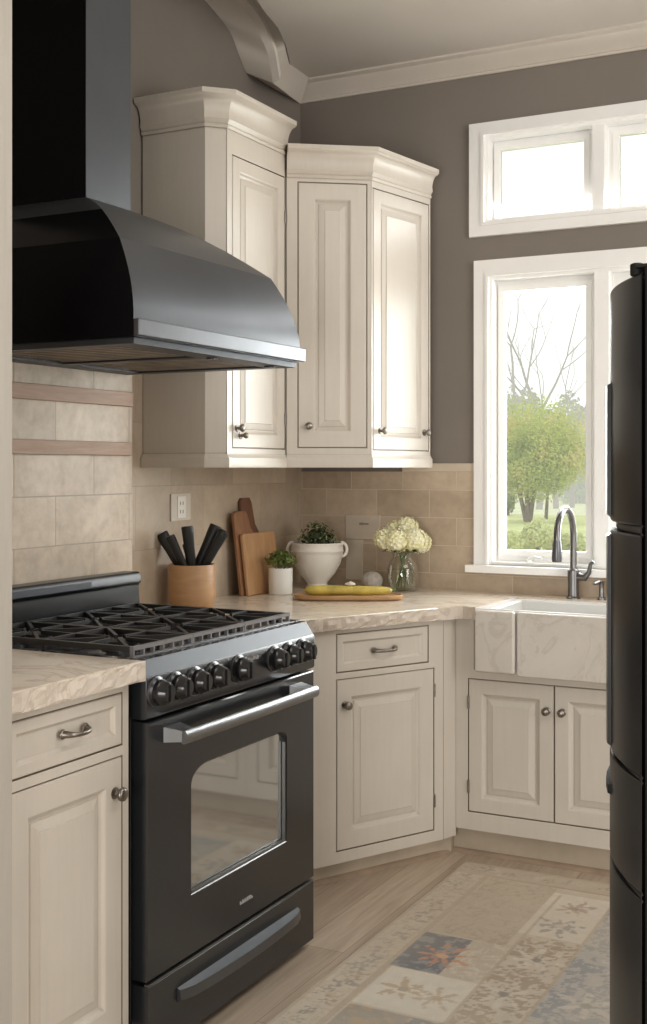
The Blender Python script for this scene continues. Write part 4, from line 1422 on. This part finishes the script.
# small white pot with herb
t = thing('potted_herb', (-2.325, 4.085, CZ), 'small white pot with bright green herb beside the cutting boards', 'potted plant')
px_, py_ = -2.315, 4.085
mb = MB().lathe([(0.043, 0.0), (0.046, 0.003), (0.047, 0.10), (0.0455, 0.102), (0.042, 0.100), (0.042, 0.085), (0.0, 0.085)], (px_, py_, CZ), 28, True, False)
mb.build('pot', M['potwhite'], t, 40)
mb = MB().lathe([(0.041, 0.080), (0.041, 0.092), (0.02, 0.095)], (px_, py_, CZ), 20)
mb.build('soil', M['soil'], t)
mb = MB()
for k in range(14):
    a = k * 2.4
    q = 0.03 + 0.02 * (k % 3)
    mb.tube([(px_ + 0.012 * math.cos(a), py_ + 0.012 * math.sin(a), CZ + 0.09), (px_ + q * math.cos(a), py_ + q * math.sin(a), CZ + 0.125 + 0.012 * (k % 4))], 0.0016, 5)
mb.build('stem', M['stem'], t)
leafball('leaves', (px_, py_, CZ + 0.125), 0.062, 240, 0.0115, 'herb', t, 3, 0.75)

# white urn with handles
ux, uy = -2.295, 4.352
t = thing('urn_planter', (ux, uy, CZ), 'white two handled footed urn planted with small dark leaves', 'planter')
mb = MB().lathe([(0.047, 0.0), (0.048, 0.006), (0.043, 0.012), (0.040, 0.020), (0.050, 0.034), (0.074, 0.062), (0.094, 0.098), (0.104, 0.135), (0.107, 0.150), (0.110, 0.153), (0.107, 0.157), (0.105, 0.176), (0.108, 0.182), (0.106, 0.187), (0.099, 0.186), (0.097, 0.170), (0.0, 0.165)], (ux, uy, CZ), 44, True, False)
mb.build('bowl', M['porcelain'], t, 40)
mb = MB().lathe([(0.096, 0.166), (0.096, 0.174), (0.04, 0.182)], (ux, uy, CZ), 24)
mb.build('soil', M['soil'], t)
for s in (-1, 1):
    mb = MB()
    pts = []
    for k in range(11):
        a = -0.55 * math.pi + 1.1 * math.pi * k / 10
        rr_ = 0.102 + 0.024 * math.cos(a) * 1.0
        p = Vector((ux, uy, CZ + 0.158)) + cr * s * (0.100 + 0.022 * math.cos(a)) + Vector((0, 0, 0.028 * math.sin(a)))
        pts.append(tuple(p))
    mb.tube(pts, 0.0065, 10)
    mb.build('handle', M['porcelain'], t, 50)
leafball('leaves', (ux, uy, CZ + 0.185), 0.082, 420, 0.0105, 'darkleaf', t, 5, 1.05, True, (0.95, 0.95))
rr = random.Random(2)
mb = MB()
for k in range(60):
    a = rr.uniform(0, 6.28); zz = rr.uniform(0, 1)
    q = math.sqrt(1 - zz * zz)
    mb.sphere((ux + 0.08 * q * math.cos(a), uy + 0.08 * q * math.sin(a), CZ + 0.187 + 0.086 * zz), 0.0042, 6, 4)
o = mb.build('buds', M['bud'], t, 60)
o['kind'] = 'stuff'

# glass jar with hydrangeas
vx, vy = -1.945, 4.42
t = thing('glass_vase', (vx, vy, CZ), 'ribbed clear glass jar vase holding the cream flowers', 'vase')
mb = MB()
prof = [(0.045, 0.0), (0.054, 0.004), (0.060, 0.025), (0.062, 0.06), (0.060, 0.09), (0.050, 0.118), (0.038, 0.132), (0.037, 0.142), (0.044, 0.154)]
L = []
for r, hgt in prof:
    L.append([(vx + r * (1 + (0.018 if q % 2 else -0.018)) * math.cos(2 * math.pi * q / 40), vy + r * (1 + (0.018 if q % 2 else -0.018)) * math.sin(2 * math.pi * q / 40), CZ + hgt) for q in range(40)])
mb.loops(L, True, True, False)
mb.build('jar', M['jar'], t, 60)
mb = MB().lathe([(0.042, 0.004), (0.052, 0.008), (0.057, 0.028), (0.058, 0.06), (0.056, 0.085), (0.0, 0.0852)], (vx, vy, CZ), 30, True, False)
mb.build('water', M['water'], t, 60)
bm_ = MB()
rr = random.Random(9)
for k in range(90):      # florets of four rounded petals over a dome
    zz = 1 - 1.75 * (k + 0.5) / 90
    a = k * 2.39996
    q = math.sqrt(max(0, 1 - zz * zz))
    nrm = Vector((q * math.cos(a), q * math.sin(a), zz))
    p = nrm * 0.043 * rr.uniform(0.9, 1.08)
    tn = nrm.cross(Vector((0.3, 0.2, 0.9))).normalized()
    bt = nrm.cross(tn)
    ro = rr.uniform(0, 1.6)
    for w in range(4):
        aa = ro + w * math.pi / 2
        d_ = tn * math.cos(aa) + bt * math.sin(aa)
        e_ = tn * -math.sin(aa) + bt * math.cos(aa)
        s = 0.0105
        lift = nrm * s * 0.35
        bm_.add([tuple(p), tuple(p + d_ * s * 0.55 + e_ * s * 0.5 + lift * 0.6), tuple(p + d_ * s * 1.15 + lift), tuple(p + d_ * s * 0.55 - e_ * s * 0.5 + lift * 0.6)], [(0, 1, 2, 3)])
bm_.sphere((0, 0, -0.004), 0.036, 12, 8)
FL = [(-0.078, -0.010, 1.098, 1.0, 'cream hydrangea head at the far left of the vase'),
      (-0.030, -0.038, 1.095, 1.05, 'cream hydrangea head low at front left, over the jar rim'),
      (0.020, 0.015, 1.138, 1.08, 'topmost cream hydrangea head of the bunch'),
      (0.050, -0.035, 1.100, 1.0, 'cream hydrangea head low at front right, over the jar rim'),
      (0.082, 0.008, 1.085, 0.92, 'cream hydrangea head at the far right of the vase'),
      (-0.030, 0.035, 1.128, 0.95, 'cream hydrangea head at the back left, above the others')]
first = None
for i, (du, dvv, z, sc, lab) in enumerate(FL):
    du *= 0.90
    p = Vector((vx, vy, z)) + cr * du + fw * dvv
    t = thing('hydrangea', tuple(p), lab, 'flower', 'cream hydrangeas in the glass vase')
    if first is None:
        first = bm_.build('bloom', M['petal'], None)
        b = first
    else:
        b = first.copy(); COL.objects.link(b)
    b.parent = t; b.location = (0, 0, 0); b.scale = (sc, sc, sc)
    b.rotation_euler = (0.4 * du / 0.08, 0.3, i * 1.3)
    mb = MB()
    st_ = Vector((vx, vy, CZ)) + cr * (-du * 0.35) + fw * (dvv * -0.3)
    mb.tube([tuple(p - Vector((0, 0, 0.03))), tuple(Vector((vx, vy, CZ + 0.148)) + cr * du * 0.18 + fw * dvv * 0.2), tuple(st_ + Vector((0, 0, 0.016)))], 0.0026, 6)
    o = mb.build('stem', M['stem'], t, 60)
    mb = MB()
    q = Vector((vx, vy, 1.058)) + cr * du * 0.75 + fw * dvv * 0.9
    ax = (cr * du + fw * dvv).normalized()
    sd = ax.cross(Vector((0, 0, 1)))
    mb.add([tuple(q - ax * 0.02), tuple(q + sd * 0.016 + Vector((0, 0, 0.006))), tuple(q + ax * 0.032 - Vector((0, 0, 0.010))), tuple(q - sd * 0.016 + Vector((0, 0, 0.006)))], [(0, 1, 2, 3)])
    mb.build('leaf', M['darkleaf'], t)

# serving board with squash
tc = Vector((-1.995, 4.035, CZ))
Rt = Matrix.Translation(tc) @ Matrix.Rotation(YAW - R(1), 4, 'Z')
mb = MB(Rt)
L = []
for z, e in ((0.0, 0.008), (0.006, 0.0), (0.016, -0.002), (0.020, 0.0), (0.0205, 0.006), (0.015, 0.012)):
    l = []
    for k in range(40):
        a = 2 * math.pi * k / 40
        sx = math.copysign(abs(math.cos(a)) ** 0.55, math.cos(a)); sy = math.copysign(abs(math.sin(a)) ** 0.7, math.sin(a))
        l.append((sx * (0.202 - e), sy * (0.070 - e), z))
    L.append(l)
mb.loops(L, True, True, True)
o = mb.build('serving_board', M['tray'], None, 40)
centre_origin(o)
tag(o, 'long oval wooden serving board with rim near the counter edge', 'serving board')
def squash(u, v, L, r, ang, bend, mat, lab, z=0.0):
    Rm = Rt @ Matrix.Translation((u, v, 0.0155 + r * 0.97 + z)) @ Matrix.Rotation(R(ang), 4, 'Z')
    t = thing('yellow_squash', tuple(Rm.translation - Vector((0, 0, r))), lab, 'vegetable', 'yellow squash on the serving board')
    pts, rad = [], []
    for k in range(15):
        s = -1 + 2 * k / 14
        pts.append((s * L / 2, bend * (1 - s * s), 0.0))
        rad.append(r * (max(0.05, 1 - abs(s) ** 5) ** 0.5) * (0.86 + 0.14 * -s))
    mb = MB(Rm); mb.tube(pts, rad, 14)
    mb.build('skin', M[mat], t, 60)
    mb = MB(Rm); mb.tube([(L / 2 - 0.004, 0, 0), (L / 2 + 0.010, 0.001, 0.002)], [0.006, 0.005], 8)
    mb.build('stalk', M['stem'], t, 60)
squash(-0.060, -0.020, 0.21, 0.0205, -1, 0.006, 'squash', 'longer yellow squash at front left of the serving board')
squash(0.082, -0.010, 0.165, 0.0195, 4, -0.008, 'squash', 'yellow squash lying at the right end of the serving board')
squash(-0.055, 0.026, 0.19, 0.0185, 2, 0.004, 'squash_green', 'yellow squash lying behind the longer one on the board')
Rm = Rt @ Matrix.Translation((0.006, 0.006, 0.0500))
mb = MB(Rm).lathe([(0.006, 0.0), (0.018, 0.002), (0.022, 0.006), (0.016, 0.011), (0.006, 0.014), (0.002, 0.017)], (0, 0, 0), 14)
o = mb.build('garlic_bulb', M['garlic'], None, 50)
centre_origin(o)
tag(o, 'small white garlic bulb lying on top of the squash', 'garlic')
# ridged stone ball
mb = MB()
sx_, sy_ = -2.062, 4.385
L = []
for i in range(1, 14):
    a = math.pi * i / 14
    L.append([(sx_ + 0.043 * math.sin(a) * (1 + 0.035 * math.cos(q * 2 * math.pi / 48 * 12)) * math.cos(2 * math.pi * q / 48), sy_ + 0.043 * math.sin(a) * (1 + 0.035 * math.cos(q * 2 * math.pi / 48 * 12)) * math.sin(2 * math.pi * q / 48), CZ + 0.037 - 0.038 * math.cos(a)) for q in range(48)])
mb.loops(L, True, True, True)
o = mb.build('stone_ornament', M['stone'], None, 60)
centre_origin(o)
tag(o, 'pale grey ridged stone ball between the urn and the vase', 'ornament')

# wall plates
t = thing('wall_outlet', (XW + 0.006, 3.627, 1.193), 'cream square wall outlet above the knife crock', 'outlet')
mb = MB().box(XW + 0.006, XW + 0.012, 3.565, 3.69, 1.193, 1.291)
mb.build('cover_plate', M['plate'], t, bevel=0.002)
mb = MB().box(XW + 0.012, XW + 0.0145, 3.602, 3.655, 1.203, 1.281)
mb.build('rocker', M['porcelain'], t, bevel=0.001)
mb = MB()
for z in (1.226, 1.256):
    mb.box(XW + 0.0142, XW + 0.0150, 3.617, 3.621, z - 0.006, z + 0.006)
    mb.box(XW + 0.0142, XW + 0.0150, 3.634, 3.638, z - 0.006, z + 0.006)
mb.build('socket', M['slot'], t)
t = thing('wall_outlet', (-2.17, YW - 0.008, 0.915), 'tan stone toned wall outlet panel behind the urn', 'outlet')
mb = MB().box(-2.257, -2.098, YW - 0.013, YW - 0.0081, 1.085, 1.187)
mb.build('cover_plate', M['plate_tan'], t, bevel=0.002)
mb = MB().box(-2.257, -2.178, YW - 0.012, YW - 0.0081, 0.915, 1.083)
mb.build('cable_cover', M['plate_tan'], t, bevel=0.002)
mb = MB()
for x, hh in ((-2.183, 0.010), (-2.160, 0.007)):
    mb.box(x - 0.010, x + 0.010, YW - 0.0145, YW - 0.013, 1.150 - hh / 2, 1.150 + hh / 2)
mb.build('socket', M['slot'], t)

# ------------------------------------------------------------------ garden outside
GZ = -0.30
def at_px(px, d):
    lat = (px - 323.5) / 1206 * d
    return Vector((lat * math.cos(YAW) - d * math.sin(YAW), lat * math.sin(YAW) + d * math.cos(YAW), 0))
o = MB().box(-90, 70, 4.75, 110, GZ - 0.2, GZ).build('lawn', M['grass'])
struct(o, 'flat green lawn outside the window')

def crown_leaves(name, c, rads, n, size, mat, parent, seed, lumps=9):
    rr = np.random.default_rng(seed)
    cs, rs = [], []
    for k in range(lumps):
        v = rr.normal(size=3); v /= np.linalg.norm(v)
        cs.append(np.array(c) + v * np.array(rads) * 0.55)
        rs.append(np.array(rads) * rr.uniform(0.36, 0.6))
    cs = np.array(cs); rs = np.array(rs)
    w = rr.integers(0, lumps, n)
    v = rr.normal(size=(n, 3)); v /= np.linalg.norm(v, axis=1, keepdims=True)
    P_ = cs[w] + v * rs[w] * rr.uniform(0.75, 1.05, (n, 1))
    nr = v + rr.normal(size=(n, 3)) * 0.5; nr /= np.linalg.norm(nr, axis=1, keepdims=True)
    tn = np.cross(nr, rr.normal(size=(n, 3))); tn /= np.linalg.norm(tn, axis=1, keepdims=True)
    bt = np.cross(nr, tn)
    s = size * rr.uniform(0.6, 1.3, (n, 1))
    V = np.stack([P_ - tn * s, P_ + bt * s * 0.55, P_ + tn * s, P_ - bt * s * 0.55], 1).reshape(-1, 3)
    mb = MB()
    mb.v = [tuple(x) for x in V]
    mb.f = [[4 * k, 4 * k + 1, 4 * k + 2, 4 * k + 3] for k in range(n)]
    mb.mi = [0] * n
    return mb.build(name, M[mat], parent)

# large multi-stemmed shrub tree
b0 = at_px(528, 37); b0.z = GZ
t = thing('ornamental_tree', tuple(b0), 'rounded yellow green garden tree with several slim trunks, nearest the window', 'tree')
mb = MB()
rr = random.Random(4)
for k in range(7):
    a = k * 0.9 + 0.3
    lean = rr.uniform(0.35, 0.95)
    e = b0 + Vector((math.cos(a) * lean, math.sin(a) * lean, 2.2 + rr.uniform(0, 0.8)))
    m_ = b0 + (e - b0) * 0.45 + Vector((0, 0, 0.15))
    mb.tube([tuple(b0 + Vector((0.05 * math.cos(a), 0.05 * math.sin(a), -0.05))), tuple(m_), tuple(e)], [0.075, 0.05, 0.025], 7)
mb.build('trunk', M['bark'], t, 60)
cc = b0 + cr * 0.15 + Vector((0, 0, 2.25))
crown_leaves('foliage', tuple(cc), (1.85, 1.7, 1.65), 30000, 0.048, 'shrub_leaf', t, 21, 34)
# small stake tree beside
b1 = at_px(546, 39); b1.z = GZ
t = thing('young_tree', tuple(b1), 'thin dark sapling trunk beside the rounded garden tree', 'tree')
mb = MB(); mb.tube([tuple(b1), tuple(b1 + Vector((0.05, 0, 0.8))), tuple(b1 + Vector((0.12, 0, 1.6)))], [0.06, 0.05, 0.03], 7)
mb.build('trunk', M['bark'], t, 60)
crown_leaves('foliage', tuple(b1 + Vector((0.15, 0, 2.0))), (0.6, 0.6, 0.6), 1200, 0.06, 'shrub_leaf', t, 8, 6)

def bare_tree(px, d, hgt, seed, lab, lean=0.0, spread=1.0):
    b = at_px(px, d); b.z = GZ
    t = thing('bare_tree', tuple(b), lab, 'tree', 'bare trees beyond the lawn')
    rr = random.Random(seed)
    mb = MB()
    def grow(p, dr_, L, r, lev):
        pts, rad = [p], [r]
        q = p.copy(); dd = dr_.copy()
        n = 4
        for k in range(n):
            dd = (dd + Vector((rr.uniform(-.12, .12), rr.uniform(-.12, .12), rr.uniform(-.02, .10)))).normalized()
            q = q + dd * (L / n)
            pts.append(q.copy()); rad.append(r * (1 - 0.42 * (k + 1) / n))
        mb.tube([tuple(x) for x in pts], rad, 5 if lev else 7)
        if lev >= 6 or r < 0.006:
            return
        kids = rr.choice([2, 3]) if lev < 2 else rr.choice([2, 2, 3])
        for k in range(kids):
            a = rr.uniform(0, 6.28)
            tl = rr.uniform(0.35, 0.75) * spread
            pp = dd.orthogonal().normalized()
            pp = Matrix.Rotation(a, 3, dd) @ pp
            nd = (dd * math.cos(tl) + pp * math.sin(tl)).normalized()
            st_ = pts[-1] if k < 2 else pts[-2]
            grow(st_, nd, L * rr.uniform(0.55, 0.8), rad[-1] * rr.uniform(0.7, 0.95), lev + 1)
    grow(b, (Vector((0, 0, 1)) + cr * lean).normalized(), hgt * 0.34, hgt * 0.0125, 0)
    mb.build('branches', M['bark'], t, 60)
    return t
bare_tree(539, 48, 11.5, 12, 'bare branching tree rising above the middle of the rounded tree', 0.12)
bare_tree(556, 49, 10.0, 44, 'slim bare tree between the other two in the tall pane', -0.02)
bare_tree(572, 50, 9.0, 6, 'bare tree seen at the right side of the tall pane', -0.10)
bare_tree(503, 46, 11.5, 23, 'bare tree at the left edge of the tall pane', 0.12, 0.9)

def bush(px, d, rads, n, size, mat, lab, seed, group, name='shrub', dz=0.0, lumps=8):
    b = at_px(px, d); b.z = GZ
    t = thing(name, tuple(b), lab, 'shrub', group)
    crown_leaves('foliage', (b.x, b.y, GZ + rads[2] * 0.9 + dz), rads, n, size, mat, t, seed, lumps)
    mb = MB()
    mb.tube([(b.x, b.y, GZ - 0.02), (b.x, b.y, GZ + rads[2])], [0.06, 0.03], 6)
    mb.build('stem', M['bark'], t, 60)
    return t
bush(580, 56, (1.5, 1.5, 1.9), 5000, 0.10, 'hedge_leaf', 'rounded deep green shrub at the right of the tall pane', 3, 'green shrubs across the lawn')
bush(508, 42, (0.35, 0.35, 0.42), 1200, 0.05, 'hedge_leaf', 'small dark clipped bush on the lawn at the left', 13, 'green shrubs across the lawn')
for i, (px, d, sc, lab) in enumerate([(503, 20.5, 1.0, 'pale low shrub at the lower left corner of the pane'), (520, 21.5, 1.05, 'pale low shrub second from left below the rounded tree'), (538, 21, 1.1, 'pale low shrub in the middle behind the faucet'), (556, 22, 1.0, 'pale low shrub to the left of the faucet neck'), (573, 21, 0.9, 'pale low shrub right of the faucet neck')]):
    bush(px, d, (0.34 * sc, 0.34 * sc, 0.36 * sc), 1700, 0.034, 'low_leaf', lab, 40 + i, 'low shrubs under the window view')
for i, (px, d, w, hh, lab) in enumerate([(490, 74, 4.5, 3.4, 'hazy woodland clump at the far left'), (520, 76, 4.2, 3.6, 'hazy woodland clump behind the rounded tree'), (548, 78, 4.0, 3.0, 'hazy woodland clump behind the bare trees'), (572, 75, 4.0, 3.2, 'hazy woodland clump at the right of the pane')]):
    bush(px, d, (w * 0.36, w * 0.34, hh), 4500, 0.20, 'wood_leaf', lab, 60 + i, 'distant woodland beyond the lawn', 'woodland_clump', lumps=14)

# pale haze over the garden, added as two slabs of glowing volume
def mist(y0_, y1_, tau, lab):
    m = bpy.data.materials.new('glowing_mist')
    m.use_nodes = True
    nt = m.node_tree; nt.nodes.clear()
    out = nt.nodes.new('ShaderNodeOutputMaterial')
    k = tau / (y1_ - y0_)
    va = nt.nodes.new('ShaderNodeVolumeAbsorption'); va.inputs['Color'].default_value = (0, 0, 0, 1); va.inputs['Density'].default_value = k
    ve = nt.nodes.new('ShaderNodeEmission'); ve.inputs['Color'].default_value = (1, 0.99, 0.93, 1); ve.inputs['Strength'].default_value = k * 1.3  # the volume glows by itself to imitate haze
    ad = nt.nodes.new('ShaderNodeAddShader')
    nt.links.new(va.outputs[0], ad.inputs[0]); nt.links.new(ve.outputs[0], ad.inputs[1]); nt.links.new(ad.outputs[0], out.inputs['Volume'])
    o = MB().box(-60, 40, y0_, y1_, GZ + 0.01, 26).build('mist_slab', m)
    centre_origin(o)
    tag(o, lab, 'mist', kind='stuff')
mist(40.2, 42.2, 0.45, 'glowing slab of pale white mist in front of the bare trees and far woods')
mist(13.0, 14.5, 0.15, 'thin glowing slab of pale mist just outside, in front of the low shrubs')

# ------------------------------------------------------------------ light, world, camera
w = bpy.data.worlds.new('overcast')
scn.world = w
w.use_nodes = True
nt = w.node_tree
bg = nt.nodes['Background']
bg.inputs[0].default_value = (0.98, 1.0, 1.0, 1)
bg.inputs[1].default_value = 1.85

def area(name, loc, target, sx, sy, power, color):
    l = bpy.data.lights.new(name, 'AREA')
    l.shape = 'RECTANGLE'; l.size = sx; l.size_y = sy
    l.energy = power; l.color = color
    o = bpy.data.objects.new(name, l)
    COL.objects.link(o)
    o.location = loc
    o.rotation_euler = (Vector(target) - Vector(loc)).to_track_quat('-Z', 'Y').to_euler()
    return o
area('right_fill_light', (2.2, 2.6, 1.5), (-1.9, 3.8, 0.8), 3.4, 1.8, 135, (1.0, 0.985, 0.96))  # unseen area lamp for brightness from the right; no door stands there
area('window_daylight', (-1.0, 4.85, 1.75), (-1.2, 2.2, 0.6), 1.25, 1.5, 125, (0.97, 0.985, 1.0))
area('overhead_fill_light', (0.1, 2.7, 2.95), (-0.9, 3.1, 0.0), 2.0, 1.8, 48, (1.0, 0.975, 0.94))  # added fill from above to light the room's depth; no fixture hangs here
area('rear_fill_light', (-0.35, -1.9, 0.95), (-1.2, 4.1, 0.45), 1.8, 1.4, 110, (1.0, 0.98, 0.95))  # unseen fill lamp added behind the camera, aimed at the sink cabinets

cam = bpy.data.cameras.new('camera')
co = bpy.data.objects.new('camera', cam)
COL.objects.link(co)
co.location = (0, 0, CAM_H)
co.rotation_euler = (R(90), 0, YAW)
cam.sensor_fit = 'HORIZONTAL'
cam.sensor_width = 36.0
cam.lens = 36.0 * 1206 / 647
cam.shift_y = -45.0 / 647
cam.clip_start = 0.05
cam.clip_end = 300
scn.camera = co

scn.view_settings.view_transform = 'Standard'
scn.view_settings.look = 'None'
scn.view_settings.exposure = -0.27
scn.cycles.use_denoising = True
scn.cycles.max_bounces = 8
scn.cycles.diffuse_bounces = 4
scn.cycles.glossy_bounces = 4
scn.cycles.transparent_max_bounces = 16
scn.cycles.caustics_reflective = False
scn.cycles.caustics_refractive = False
scn.cycles.sample_clamp_indirect = 6.0
